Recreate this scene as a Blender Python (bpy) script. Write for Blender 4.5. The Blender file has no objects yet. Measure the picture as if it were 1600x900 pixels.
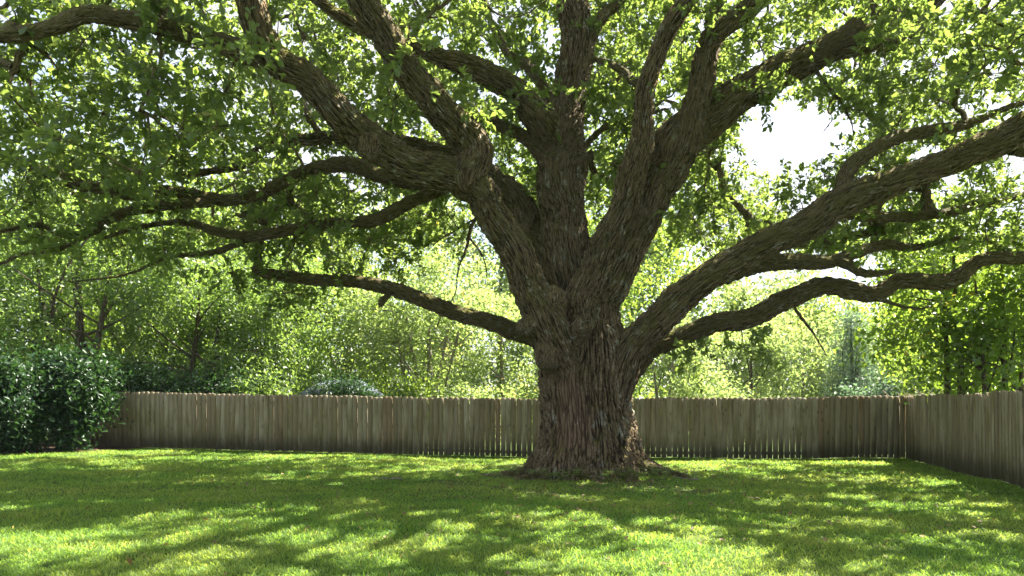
import bpy, math, random
import numpy as np
from mathutils import Matrix, Vector

rng = np.random.default_rng(11)
random.seed(5)
C = bpy.context.scene.collection
sc = bpy.context.scene
PI = math.pi

# ------------------------------------------------------------------ camera, sky, sun, exposure
F, HOR, CAMH = 1100.0, 640.0, 1.39          # focal length and horizon of the photograph in its own pixels, eye height
cam_d = bpy.data.cameras.new('camera')
cam = bpy.data.objects.new('camera', cam_d)
C.objects.link(cam)
cam.location = (0, 0, CAMH)
cam.rotation_euler = (PI / 2, 0, 0)
cam_d.sensor_width = 36.0
cam_d.lens = F / 1600 * 36
cam_d.shift_y = (HOR - 450) / 1600
cam_d.clip_start = 0.05
cam_d.clip_end = 2000
sc.camera = cam

SUN_AZ, SUN_EL = math.radians(50), math.radians(50)     # clockwise from the view direction
w = bpy.data.worlds.new('World')
sc.world = w
w.use_nodes = True
nt = w.node_tree
nt.nodes.clear()
out = nt.nodes.new('ShaderNodeOutputWorld')
bg = nt.nodes.new('ShaderNodeBackground')
bg.inputs['Strength'].default_value = 0.055
sky = nt.nodes.new('ShaderNodeTexSky')
sky.sky_type = 'NISHITA'
sky.sun_disc = False
sky.sun_elevation = SUN_EL
sky.sun_rotation = SUN_AZ
sky.dust_density = 2.0
tcw = nt.nodes.new('ShaderNodeTexCoord')
cn = nt.nodes.new('ShaderNodeTexNoise')
cn.inputs['Scale'].default_value = 2.2
cn.inputs['Detail'].default_value = 6
cr = nt.nodes.new('ShaderNodeMapRange')
cr.inputs['From Min'].default_value = 0.30
cr.inputs['From Max'].default_value = 0.62
cm = nt.nodes.new('ShaderNodeMix')
cm.data_type = 'RGBA'
cm.inputs['B'].default_value = (4.0, 4.2, 4.6, 1)
nt.links.new(tcw.outputs['Generated'], cn.inputs['Vector'])
nt.links.new(cn.outputs['Fac'], cr.inputs['Value'])
nt.links.new(cr.outputs['Result'], cm.inputs['Factor'])
nt.links.new(sky.outputs['Color'], cm.inputs['A'])
nt.links.new(cm.outputs['Result'], bg.inputs['Color'])
nt.links.new(bg.outputs['Background'], out.inputs['Surface'])

sun_d = bpy.data.lights.new('sun', 'SUN')
sun_d.energy = 5.0
sun_d.angle = math.radians(0.45)
sun_d.color = (1.0, 0.94, 0.82)
sun = bpy.data.objects.new('sun', sun_d)
C.objects.link(sun)
to_sun = Vector((math.sin(SUN_AZ) * math.cos(SUN_EL), math.cos(SUN_AZ) * math.cos(SUN_EL), math.sin(SUN_EL)))
sun.rotation_euler = to_sun.to_track_quat('Z', 'Y').to_euler()
sun.location = (8, 8, 30)

sc.view_settings.view_transform = 'Standard'
sc.view_settings.look = 'None'
sc.view_settings.exposure = 2.62
sc.view_settings.gamma = 1
sc.render.engine = 'CYCLES'
cy = sc.cycles
cy.max_bounces = 8
cy.diffuse_bounces = 5
cy.transmission_bounces = 5
cy.glossy_bounces = 2
cy.transparent_max_bounces = 6
cy.use_denoising = True

# ------------------------------------------------------------------ helpers
def P(px, py, z):
    """point of the place seen at photograph pixel (px, py) at distance z"""
    return np.array([(px - 800) / F * z, z, CAMH + (HOR - py) / F * z])

def ground(x, y):
    x = np.asarray(x, float); y = np.asarray(y, float)
    h = 0.22 * np.clip((1 - x) / 12.5, 0, 1.3) * np.clip((y - 8) / 13, 0, 1.2)
    h = h + 0.05 * np.clip((x - 1) / 9, 0, 1.3) * np.clip((y - 8) / 11, 0, 1.2)
    h = h + 0.07 * np.exp(-((x - 1.7) ** 2 + (y - 14.5) ** 2) / (2 * 1.5 ** 2))
    h = h + 0.012 * np.sin(1.3 * x + 0.7 * y) + 0.010 * np.sin(2.1 * y - 0.9 * x + 1) + 0.006 * np.sin(4.3 * x + 2.9 * y)
    return h

def mesh_np(name, verts, face_groups, mats, parent=None, attrs=None, smooth=False, mat_index=None, link=True):
    me = bpy.data.meshes.new(name)
    verts = np.ascontiguousarray(verts, dtype=np.float32)
    me.vertices.add(len(verts))
    me.vertices.foreach_set('co', verts.ravel())
    loops = np.concatenate([np.asarray(f, np.int32).ravel() for f in face_groups])
    sizes = np.concatenate([np.full(len(f), np.asarray(f).shape[1], np.int32) for f in face_groups])
    starts = np.concatenate([[0], np.cumsum(sizes)[:-1]]).astype(np.int32)
    me.loops.add(len(loops))
    me.loops.foreach_set('vertex_index', loops)
    me.polygons.add(len(sizes))
    me.polygons.foreach_set('loop_start', starts)
    if smooth:
        me.polygons.foreach_set('use_smooth', np.ones(len(sizes), bool))
    if not isinstance(mats, (list, tuple)):
        mats = [mats]
    for m in mats:
        me.materials.append(m)
    if mat_index is not None:
        me.polygons.foreach_set('material_index', np.asarray(mat_index, np.int32))
    for k, v in (attrs or {}).items():
        v = np.ascontiguousarray(v, dtype=np.float32)
        if v.ndim == 1:
            me.attributes.new(k, 'FLOAT', 'POINT').data.foreach_set('value', v)
        else:
            me.attributes.new(k, 'FLOAT_VECTOR', 'POINT').data.foreach_set('vector', v.ravel())
    me.update(calc_edges=True)
    if not link:
        return me
    o = bpy.data.objects.new(name, me)
    C.objects.link(o)
    if parent is not None:
        o.parent = parent
        o.matrix_parent_inverse = parent.matrix_basis.inverted()
    return o

def tag(o, label=None, cat=None, group=None, kind=None):
    if label: o['label'] = label
    if cat: o['category'] = cat
    if group: o['group'] = group
    if kind: o['kind'] = kind
    return o

def thing(name, loc, label, cat, group=None):
    o = bpy.data.objects.new(name, None)
    o.empty_display_size = 0.2
    C.objects.link(o)
    o.location = loc
    bpy.context.view_layer.update()
    return tag(o, label, cat, group)

def norm(a):
    return a / np.maximum(np.linalg.norm(a, axis=-1, keepdims=True), 1e-9)

def perp(d):
    """two unit vectors square to each direction"""
    ref = np.where(np.abs(d[..., 2:3]) < 0.9, np.array([0, 0, 1.0]), np.array([1.0, 0, 0]))
    a = norm(np.cross(d, ref)); b = np.cross(d, a)
    return a, b

def tubes(pts, rad, sides):
    """pts (N,K,3), rad (N,K): N thin tubes at once"""
    pts = np.asarray(pts, float); N, K, _ = pts.shape
    tg = np.gradient(pts, axis=1); tg = norm(tg)
    mean = norm(pts[:, -1] - pts[:, 0])
    a, b = perp(mean)
    a = np.repeat(a[:, None], K, 1)
    a = norm(a - (a * tg).sum(-1, keepdims=True) * tg); b = np.cross(tg, a)
    th = np.arange(sides) / sides * 2 * PI
    ring = a[:, :, None] * np.cos(th)[None, None, :, None] + b[:, :, None] * np.sin(th)[None, None, :, None]
    v = pts[:, :, None] + ring * np.asarray(rad)[:, :, None, None]
    idx = np.arange(N * K * sides).reshape(N, K, sides)
    n2 = np.roll(idx, -1, axis=2)
    f = np.stack([idx[:, :-1], n2[:, :-1], n2[:, 1:], idx[:, 1:]], -1).reshape(-1, 4)
    return v.reshape(-1, 3), f

def bark_coords_for_tubes(N, K, sides, pts, rad, scale=1.6):
    th = np.arange(sides) / sides * 2 * PI
    seg = np.linalg.norm(np.diff(pts, axis=1), axis=-1)
    s = np.concatenate([np.zeros((N, 1)), np.cumsum(seg, 1)], 1)
    off = rng.uniform(0, 50, N)
    x = rad[:, :, None] * np.cos(th); y = rad[:, :, None] * np.sin(th)
    z = np.repeat((s + off[:, None])[:, :, None], sides, 2)
    return (np.stack([x + off[:, None, None], y, z], -1) * scale).reshape(-1, 3)

def leaves(c, d, n, L, W, fine):
    """leaf blades: base c, direction d, normal n, length L, width W; each folded on its midrib"""
    c = np.asarray(c, float)
    s = norm(np.cross(d, n)); n = np.cross(s, d)
    N = len(c)
    L = np.broadcast_to(L, (N,))[:, None]; W = np.broadcast_to(W, (N,))[:, None]
    fold = 0.22 * W
    if fine:
        droop = rng.uniform(-0.02, 0.22, (N, 1))
        v = np.stack([c,
                      c + d * L * 0.34 - s * W * 0.30 + n * fold * 0.6,
                      c + d * L * 0.72 - s * W * 0.52 + n * (fold - droop * L * 0.5),
                      c + d * L - n * droop * L,
                      c + d * L * 0.72 + s * W * 0.52 + n * (fold - droop * L * 0.5),
                      c + d * L * 0.34 + s * W * 0.30 + n * fold * 0.6], 1)
        b = (np.arange(N) * 6)[:, None]
        f = np.concatenate([b + np.array([[0, 3, 2, 1]]), b + np.array([[0, 5, 4, 3]])])
        return v.reshape(-1, 3), f, 6
    v = np.stack([c, c + d * L * 0.55 - s * W * 0.5 + n * fold, c + d * L, c + d * L * 0.55 + s * W * 0.5 + n * fold], 1)
    b = (np.arange(N) * 4)[:, None]
    f = np.concatenate([b + np.array([[0, 2, 1]]), b + np.array([[0, 3, 2]])])
    return v.reshape(-1, 3), f, 4

def rand_dirs(n):
    return norm(rng.normal(size=(n, 3)))

# ------------------------------------------------------------------ materials
def newmat(name):
    m = bpy.data.materials.new(name)
    m.use_nodes = True
    n = m.node_tree
    n.nodes.clear()
    return m, n, n.nodes.new('ShaderNodeOutputMaterial')

def node(n, t, **kw):
    x = n.nodes.new(t)
    for k, v in kw.items():
        if k in x.inputs.keys(): x.inputs[k].default_value = v
        else: setattr(x, k, v)
    return x

def mixc(n, fac, a, b, blend='MIX'):
    m = n.nodes.new('ShaderNodeMix'); m.data_type = 'RGBA'; m.blend_type = blend
    for sock, v in (('Factor', fac), ('A', a), ('B', b)):
        if isinstance(v, (int, float)): m.inputs[sock].default_value = v
        elif isinstance(v, tuple): m.inputs[sock].default_value = (*v, 1)
        else: n.links.new(v, m.inputs[sock])
    return m.outputs['Result']

def mth(n, op, a, b=None, c=None, clamp=False):
    m = n.nodes.new('ShaderNodeMath'); m.operation = op; m.use_clamp = clamp
    for i, v in enumerate((a, b, c)):
        if v is None: continue
        if isinstance(v, (int, float)): m.inputs[i].default_value = v
        else: n.links.new(v, m.inputs[i])
    return m.outputs[0]

def rng_map(n, v, a, b, c=0.0, d=1.0, smooth=True):
    m = n.nodes.new('ShaderNodeMapRange')
    m.interpolation_type = 'SMOOTHSTEP' if smooth else 'LINEAR'
    n.links.new(v, m.inputs['Value'])
    for k, x in (('From Min', a), ('From Max', b), ('To Min', c), ('To Max', d)):
        m.inputs[k].default_value = x
    return m.outputs['Result']

def vmul(n, v, s):
    m = n.nodes.new('ShaderNodeVectorMath'); m.operation = 'MULTIPLY'
    n.links.new(v, m.inputs[0]); m.inputs[1].default_value = s
    return m.outputs[0]

def leaf_mat(name, dark, light, thru, mix=0.45, gloss=0.06, rough=0.4, warm=None):
    m, n, o = newmat(name)
    at = node(n, 'ShaderNodeAttribute', attribute_name='tone')
    col = mixc(n, at.outputs['Fac'], dark, light)
    th = mixc(n, at.outputs['Fac'], tuple(c * 0.8 for c in thru), tuple(min(1, c * 1.2) for c in thru))
    if warm:
        k = rng_map(n, at.outputs['Fac'], 0.955, 0.985)
        col = mixc(n, k, col, warm); th = mixc(n, k, th, tuple(min(1, c * 1.7) for c in warm))
    d = node(n, 'ShaderNodeBsdfDiffuse'); n.links.new(col, d.inputs['Color'])
    t = node(n, 'ShaderNodeBsdfTranslucent'); n.links.new(th, t.inputs['Color'])
    a = node(n, 'ShaderNodeMixShader'); a.inputs[0].default_value = mix
    n.links.new(d.outputs[0], a.inputs[1]); n.links.new(t.outputs[0], a.inputs[2])
    g = node(n, 'ShaderNodeBsdfGlossy', Roughness=rough); g.inputs['Color'].default_value = (1, 1, 1, 1)
    b = node(n, 'ShaderNodeMixShader'); b.inputs[0].default_value = gloss
    n.links.new(a.outputs[0], b.inputs[1]); n.links.new(g.outputs[0], b.inputs[2])
    n.links.new(b.outputs[0], o.inputs['Surface'])
    return m

M_OAKLEAF = leaf_mat('oak_leaf', (0.036, 0.074, 0.018), (0.098, 0.150, 0.040), (0.28, 0.385, 0.065), 0.52, 0.035, 0.42, warm=(0.22, 0.20, 0.03))
M_LAUREL = leaf_mat('glossy_shrub_leaf', (0.012, 0.036, 0.016), (0.030, 0.070, 0.026), (0.06, 0.14, 0.025), 0.25, 0.022, 0.42, warm=(0.13, 0.17, 0.04))
M_LEAF_DEEP = leaf_mat('deep_green_leaf', (0.032, 0.072, 0.024), (0.115, 0.170, 0.055), (0.28, 0.42, 0.07), 0.48, 0.03, 0.45)
M_LEAF_MID = leaf_mat('mid_green_leaf', (0.05, 0.095, 0.022), (0.11, 0.165, 0.04), (0.32, 0.45, 0.05), 0.52, 0.03, 0.45)
M_LEAF_PALE = leaf_mat('yellow_green_leaf', (0.070, 0.115, 0.036), (0.145, 0.200, 0.070), (0.36, 0.47, 0.12), 0.54, 0.03, 0.45, warm=(0.30, 0.24, 0.06))
M_LEAF_BRIGHT = leaf_mat('bright_broad_leaf', (0.035, 0.08, 0.012), (0.085, 0.15, 0.03), (0.26, 0.39, 0.035), 0.5, 0.04, 0.4, warm=(0.34, 0.28, 0.04))
M_LEAF_BLUE = leaf_mat('blue_green_needle', (0.045, 0.095, 0.055), (0.085, 0.15, 0.085), (0.16, 0.26, 0.12), 0.4, 0.05, 0.45)

def grass_mat():
    m, n, o = newmat('grass_blade')
    at = node(n, 'ShaderNodeAttribute', attribute_name='tone')
    tc = node(n, 'ShaderNodeNewGeometry')
    nz = node(n, 'ShaderNodeTexNoise', Scale=0.55, Detail=4)
    n.links.new(tc.outputs['Position'], nz.inputs['Vector'])
    pat = rng_map(n, nz.outputs['Fac'], 0.38, 0.66)
    c1 = mixc(n, at.outputs['Fac'], (0.050, 0.128, 0.018), (0.135, 0.240, 0.040))
    c2 = mixc(n, at.outputs['Fac'], (0.072, 0.150, 0.022), (0.20, 0.272, 0.060))
    col = mixc(n, pat, c1, c2)
    dry = rng_map(n, at.outputs['Fac'], 0.93, 0.97)
    col = mixc(n, dry, col, (0.26, 0.22, 0.11))
    d = node(n, 'ShaderNodeBsdfDiffuse'); n.links.new(col, d.inputs['Color'])
    t = node(n, 'ShaderNodeBsdfTranslucent')
    n.links.new(mixc(n, 1.0, col, (3.5, 2.8, 2.0), 'MULTIPLY'), t.inputs['Color'])
    a = node(n, 'ShaderNodeMixShader'); a.inputs[0].default_value = 0.5
    n.links.new(d.outputs[0], a.inputs[1]); n.links.new(t.outputs[0], a.inputs[2])
    g = node(n, 'ShaderNodeBsdfGlossy', Roughness=0.6)
    b = node(n, 'ShaderNodeMixShader'); b.inputs[0].default_value = 0.025
    n.links.new(a.outputs[0], b.inputs[1]); n.links.new(g.outputs[0], b.inputs[2])
    n.links.new(b.outputs[0], o.inputs['Surface'])
    return m
M_GRASS = grass_mat()

def ground_mat():
    m, n, o = newmat('lawn_ground')
    tc = node(n, 'ShaderNodeNewGeometry')
    nz = node(n, 'ShaderNodeTexNoise', Scale=0.55, Detail=4); n.links.new(tc.outputs['Position'], nz.inputs['Vector'])
    fz = node(n, 'ShaderNodeTexNoise', Scale=45, Detail=5, Roughness=0.7); n.links.new(tc.outputs['Position'], fz.inputs['Vector'])
    c = mixc(n, rng_map(n, nz.outputs['Fac'], 0.38, 0.66), (0.065, 0.130, 0.018), (0.11, 0.155, 0.030))
    c = mixc(n, rng_map(n, fz.outputs['Fac'], 0.40, 0.65), (0.045, 0.070, 0.016), c)
    pz = node(n, 'ShaderNodeTexNoise', Scale=1.7, Detail=3); n.links.new(tc.outputs['Position'], pz.inputs['Vector'])
    c = mixc(n, rng_map(n, pz.outputs['Fac'], 0.60, 0.72, 0, 0.6), c, (0.13, 0.105, 0.06))
    worn = node(n, 'ShaderNodeAttribute', attribute_name='worn')
    wk = mth(n, 'MULTIPLY', worn.outputs['Fac'], rng_map(n, pz.outputs['Fac'], 0.36, 0.56))
    c = mixc(n, wk, c, mixc(n, fz.outputs['Fac'], (0.055, 0.036, 0.022), (0.16, 0.115, 0.070)))
    b = node(n, 'ShaderNodeBsdfPrincipled', Roughness=0.9); b.inputs['Specular IOR Level'].default_value = 0.1
    n.links.new(c, b.inputs['Base Color'])
    bp = node(n, 'ShaderNodeBump', Strength=0.7, Distance=0.03); n.links.new(fz.outputs['Fac'], bp.inputs['Height'])
    n.links.new(bp.outputs[0], b.inputs['Normal']); n.links.new(b.outputs[0], o.inputs['Surface'])
    return m
M_GROUND = ground_mat()

def simple_mat(name, c1, c2, scale=8, rough=0.85, bump=0.4, dist=0.02, stretch=(1, 1, 1)):
    m, n, o = newmat(name)
    tc = node(n, 'ShaderNodeNewGeometry')
    nz = node(n, 'ShaderNodeTexNoise', Scale=scale, Detail=6, Roughness=0.65)
    n.links.new(vmul(n, tc.outputs['Position'], stretch), nz.inputs['Vector'])
    b = node(n, 'ShaderNodeBsdfPrincipled', Roughness=rough); b.inputs['Specular IOR Level'].default_value = 0.2
    n.links.new(mixc(n, rng_map(n, nz.outputs['Fac'], 0.35, 0.65), c1, c2), b.inputs['Base Color'])
    bp = node(n, 'ShaderNodeBump', Strength=bump, Distance=dist); n.links.new(nz.outputs['Fac'], bp.inputs['Height'])
    n.links.new(bp.outputs[0], b.inputs['Normal']); n.links.new(b.outputs[0], o.inputs['Surface'])
    return m
M_MULCH = simple_mat('mulch', (0.035, 0.022, 0.014), (0.11, 0.07, 0.045), 30, 0.9, 1.0, 0.05)
M_GREYBARK = simple_mat('grey_bark', (0.12, 0.10, 0.08), (0.26, 0.23, 0.19), 9, 0.9, 0.6, 0.02, (3, 3, 0.6))
M_DARKBARK = simple_mat('dark_bark', (0.045, 0.034, 0.025), (0.12, 0.095, 0.07), 9, 0.9, 0.6, 0.02, (3, 3, 0.6))
M_ROOF = simple_mat('shingle', (0.10, 0.12, 0.15), (0.20, 0.23, 0.27), 6, 0.97, 0.3, 0.02)
M_SHEDWALL = simple_mat('shed_wall', (0.34, 0.32, 0.28), (0.42, 0.40, 0.36), 5, 0.8, 0.2, 0.01, (1, 1, 0.2))
M_STRAW = simple_mat('dry_twig', (0.22, 0.18, 0.13), (0.40, 0.35, 0.27), 20, 0.9, 0.2, 0.01)

def bark_mat():
    m, n, o = newmat('oak_bark')
    co = node(n, 'ShaderNodeAttribute', attribute_name='bark_co').outputs['Vector']
    amp = node(n, 'ShaderNodeAttribute', attribute_name='bark_amp').outputs['Fac']
    ruddy = node(n, 'ShaderNodeAttribute', attribute_name='ruddy').outputs['Fac']
    wz = node(n, 'ShaderNodeTexNoise', Scale=1.0, Detail=3)
    n.links.new(vmul(n, co, (5, 5, 1.6)), wz.inputs['Vector'])
    sub = n.nodes.new('ShaderNodeVectorMath'); sub.operation = 'SUBTRACT'
    n.links.new(wz.outputs['Color'], sub.inputs[0]); sub.inputs[1].default_value = (0.5, 0.5, 0.5)
    sc_ = n.nodes.new('ShaderNodeVectorMath'); sc_.operation = 'MULTIPLY'
    n.links.new(sub.outputs[0], sc_.inputs[0]); sc_.inputs[1].default_value = (0.07, 0.07, 0.22)
    ad = n.nodes.new('ShaderNodeVectorMath'); ad.operation = 'ADD'
    n.links.new(co, ad.inputs[0]); n.links.new(sc_.outputs[0], ad.inputs[1])
    wco = ad.outputs[0]
    v1 = node(n, 'ShaderNodeTexVoronoi', feature='DISTANCE_TO_EDGE', Scale=1.0)
    n.links.new(vmul(n, wco, (16, 16, 1.45)), v1.inputs['Vector'])
    v2 = node(n, 'ShaderNodeTexVoronoi', feature='DISTANCE_TO_EDGE', Scale=1.0)
    n.links.new(vmul(n, wco, (36, 36, 7.0)), v2.inputs['Vector'])
    fz = node(n, 'ShaderNodeTexNoise', Scale=1.0, Detail=5, Roughness=0.65)
    n.links.new(vmul(n, co, (55, 55, 18)), fz.inputs['Vector'])
    lz = node(n, 'ShaderNodeTexNoise', Scale=1.0, Detail=4)
    n.links.new(vmul(n, co, (2.3, 2.3, 1.3)), lz.inputs['Vector'])
    plate = rng_map(n, v1.outputs['Distance'], 0.0, 0.24)
    crack = rng_map(n, v2.outputs['Distance'], 0.0, 0.20)
    rn = node(n, 'ShaderNodeTexNoise', Scale=1.0, Detail=3, Roughness=0.55)
    n.links.new(vmul(n, wco, (13, 13, 0.7)), rn.inputs['Vector'])
    furrow = rng_map(n, mth(n, 'ABSOLUTE', mth(n, 'SUBTRACT', rn.outputs['Fac'], 0.5)), 0.0, 0.085)
    h = mth(n, 'ADD', mth(n, 'MULTIPLY', plate, 0.34), mth(n, 'MULTIPLY', furrow, 0.32))
    h = mth(n, 'ADD', h, mth(n, 'MULTIPLY', mth(n, 'MULTIPLY', crack, plate), 0.26))
    h = mth(n, 'ADD', h, mth(n, 'MULTIPLY', fz.outputs['Fac'], 0.22))
    # bark colours: darker in the fissures, grey ridges, patches of warmer brown, lichen, moss
    ridge = mixc(n, rng_map(n, fz.outputs['Fac'], 0.35, 0.7), (0.112, 0.080, 0.050), (0.285, 0.218, 0.142))
    ridge = mixc(n, rng_map(n, lz.outputs['Fac'], 0.42, 0.68, 0, 0.7), ridge, (0.185, 0.128, 0.076))
    col = mixc(n, rng_map(n, h, 0.22, 0.70), (0.032, 0.022, 0.014), ridge)
    col = mixc(n, mth(n, 'MULTIPLY', ruddy, 0.75, clamp=True), col, mixc(n, plate, (0.07, 0.042, 0.030), (0.20, 0.125, 0.090)))
    lic = node(n, 'ShaderNodeTexNoise', Scale=1.0, Detail=6, Roughness=0.62)
    n.links.new(vmul(n, co, (3.6, 3.6, 2.6)), lic.inputs['Vector'])
    lk = mth(n, 'MULTIPLY', rng_map(n, lic.outputs['Fac'], 0.575, 0.64, 0, 0.7), rng_map(n, h, 0.3, 0.7))
    col = mixc(n, lk, col, (0.36, 0.36, 0.31))
    geo = node(n, 'ShaderNodeNewGeometry')
    sep = node(n, 'ShaderNodeSeparateXYZ'); n.links.new(geo.outputs['Normal'], sep.inputs[0])
    mz = node(n, 'ShaderNodeTexNoise', Scale=1.0, Detail=5, Roughness=0.6)
    n.links.new(vmul(n, co, (2.6, 2.6, 2.0)), mz.inputs['Vector'])
    mk = mth(n, 'ADD', mth(n, 'MULTIPLY', sep.outputs['Z'], 0.46), mz.outputs['Fac'])
    mk = rng_map(n, mk, 0.69, 0.87, 0, 0.9)
    col = mixc(n, mk, col, mixc(n, fz.outputs['Fac'], (0.042, 0.052, 0.012), (0.150, 0.160, 0.026)))
    b = node(n, 'ShaderNodeBsdfPrincipled', Roughness=0.88); b.inputs['Specular IOR Level'].default_value = 0.18
    n.links.new(col, b.inputs['Base Color'])
    n.links.new(b.outputs[0], o.inputs['Surface'])
    d = node(n, 'ShaderNodeDisplacement', Midlevel=0.72)
    n.links.new(h, d.inputs['Height']); n.links.new(amp, d.inputs['Scale'])
    n.links.new(d.outputs[0], o.inputs['Displacement'])
    m.displacement_method = 'BOTH'
    return m
M_BARK = bark_mat()

def wood_mat():
    m, n, o = newmat('weathered_board')
    tc = node(n, 'ShaderNodeTexCoord'); oi = node(n, 'ShaderNodeObjectInfo')
    off = n.nodes.new('ShaderNodeCombineXYZ')
    n.links.new(mth(n, 'MULTIPLY', oi.outputs['Random'], 37.0), off.inputs[0])
    n.links.new(mth(n, 'MULTIPLY', oi.outputs['Random'], 91.0), off.inputs[2])
    ad = n.nodes.new('ShaderNodeVectorMath'); ad.operation = 'ADD'
    n.links.new(tc.outputs['Object'], ad.inputs[0]); n.links.new(off.outputs[0], ad.inputs[1])
    gr = node(n, 'ShaderNodeTexNoise', Scale=1.0, Detail=6, Roughness=0.65)
    n.links.new(vmul(n, ad.outputs[0], (55, 55, 1.6)), gr.inputs['Vector'])
    bl = node(n, 'ShaderNodeTexNoise', Scale=1.0, Detail=3)
    n.links.new(vmul(n, ad.outputs[0], (3, 3, 1.1)), bl.inputs['Vector'])
    kn = node(n, 'ShaderNodeTexVoronoi', Scale=1.0)
    n.links.new(vmul(n, ad.outputs[0], (10, 10, 2.6)), kn.inputs['Vector'])
    base = mixc(n, oi.outputs['Random'], (0.240, 0.185, 0.125), (0.470, 0.405, 0.305))
    base = mixc(n, rng_map(n, bl.outputs['Fac'], 0.35, 0.68), base, (0.25, 0.200, 0.115))
    warm = rng_map(n, oi.outputs['Random'], 0.93, 0.96)
    base = mixc(n, mth(n, 'MULTIPLY', warm, 0.7), base, (0.22, 0.13, 0.07))
    col = mixc(n, rng_map(n, gr.outputs['Fac'], 0.30, 0.62, 0, 1), mixc(n, 0.55, base, (0.06, 0.048, 0.035)), base)
    col = mixc(n, rng_map(n, kn.outputs['Distance'], 0.10, 0.18, 0.8, 0.0), col, (0.05, 0.035, 0.022))
    sep = node(n, 'ShaderNodeSeparateXYZ'); n.links.new(tc.outputs['Object'], sep.inputs[0])
    dz = mth(n, 'ADD', sep.outputs['Z'], mth(n, 'MULTIPLY', bl.outputs['Fac'], -0.45))
    col = mixc(n, rng_map(n, dz, -0.10, 0.32, 0.62, 0.0), col, (0.075, 0.072, 0.045))       # darker and more olive towards the feet
    b = node(n, 'ShaderNodeBsdfPrincipled', Roughness=0.85); b.inputs['Specular IOR Level'].default_value = 0.2
    n.links.new(col, b.inputs['Base Color'])
    bp = node(n, 'ShaderNodeBump', Strength=0.5, Distance=0.006); n.links.new(gr.outputs['Fac'], bp.inputs['Height'])
    n.links.new(bp.outputs[0], b.inputs['Normal']); n.links.new(b.outputs[0], o.inputs['Surface'])
    return m
M_WOOD = wood_mat()

# ------------------------------------------------------------------ ground sheet
def grid_axis(lo, hi, step, far):
    near = np.arange(lo, hi + 1e-6, step)
    k = np.array([1.2, 3, 7, 16, 40, 90, far])
    return np.concatenate([(lo - k)[::-1], near, hi + k])
gx = grid_axis(-20, 20, 0.25, 600); gy = grid_axis(-4, 30, 0.25, 900)
GX, GY = np.meshgrid(gx, gy)
GZ = ground(GX, GY)
idx = np.arange(GX.size).reshape(GX.shape)
gf = np.stack([idx[:-1, :-1], idx[:-1, 1:], idx[1:, 1:], idx[1:, :-1]], -1).reshape(-1, 4)
lawn = mesh_np('lawn', np.stack([GX, GY, GZ], -1).reshape(-1, 3), [gf], M_GROUND, None, {'worn': np.exp(-(np.hypot(GX - 1.55, GY - 14.4) / 2.0) ** 2).ravel()}, smooth=True)
tag(lawn, 'green back garden lawn dappled with light and shade', kind='structure')

# fence corners, from their distances
A = np.array([(203 - 800) / F * 21.5, 21.5])
B = np.array([(1415 - 800) / F * 19.1, 19.1])
SIDE = np.array([285 / F, 1.0]); SIDE /= np.linalg.norm(SIDE)

# mulch bed under the shrubs on the left
def bed_edge(y):                     # x of the bed's right edge
    return np.interp(y, [17.0, 18.5, 19.8, 20.9, 21.7], [-15.0, -13.2, -12.2, -11.3, -11.0]) + 0.08 * np.sin(y * 5)
ys = np.linspace(17.0, 22.2, 40); us = np.linspace(0, 1, 40)
bx_ = bed_edge(ys)[:, None] + (-20 - bed_edge(ys)[:, None]) * us[None]
by_ = np.repeat(ys[:, None], 40, 1)
bz_ = ground(bx_, by_) + 0.004 + 0.035 * np.clip(us[None] * 12, 0, 1) + 0.012 * np.sin(bx_ * 17) * np.sin(by_ * 19) * np.clip(us[None] * 12, 0, 1)
i2 = np.arange(1600).reshape(40, 40)
bf = np.stack([i2[:-1, :-1], i2[1:, :-1], i2[1:, 1:], i2[:-1, 1:]], -1).reshape(-1, 4)
bed = mesh_np('mulch_bed', np.stack([bx_, by_, bz_], -1).reshape(-1, 3), [bf], M_MULCH, smooth=True)
tag(bed, 'bare brown mulch bed under the dark shrubs', kind='structure')

# ------------------------------------------------------------------ fences
def board_mesh(width, foot, height, twist, seed):
    r = random.Random(seed)
    ear = 0.028 + r.uniform(-.006, .006)
    t = 0.018
    zs = [0, height * .5, height - ear, height]
    prof = []
    left = [(-foot / 2, 0), (-(width * .8 + foot * .2) / 2 + r.uniform(-.002, .002), height * .5), (-width / 2, height - ear * 1.2), (-width / 2 + ear, height)]
    right = [(foot / 2, 0), ((width * .8 + foot * .2) / 2 + r.uniform(-.002, .002), height * .5), (width / 2, height - ear * 1.2), (width / 2 - ear, height)]
    V, Fq = [], []
    for side in (0, t):
        for k in range(4):
            yb = [0, twist, 0, -twist * .3][k]
            V += [(left[k][0], side + yb, left[k][1]), (right[k][0], side - yb, right[k][1])]
    for k in range(3):
        a = 2 * k
        Fq.append((a, a + 1, a + 3, a + 2)); Fq.append((a + 8, a + 10, a + 11, a + 9))
        Fq.append((a, a + 2, a + 10, a + 8)); Fq.append((a + 1, a + 9, a + 11, a + 3))
    Fq.append((0, 8, 9, 1)); Fq.append((6, 7, 15, 14))
    return mesh_np('board', np.array(V), [np.array(Fq)], M_WOOD, link=False)

PITCH = 0.152
TIGHT = [board_mesh(0.1515, 0.147 - 0.001 * k, 1.68 + 0.006 * (k % 3), random.Random(k).uniform(-.003, .003), k) for k in range(6)]
GAPPY = [board_mesh(0.1515, 0.140 - 0.002 * k, 1.68 + 0.006 * (k % 3), random.Random(k + 50).uniform(-.003, .003), k + 50) for k in range(5)]

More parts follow.
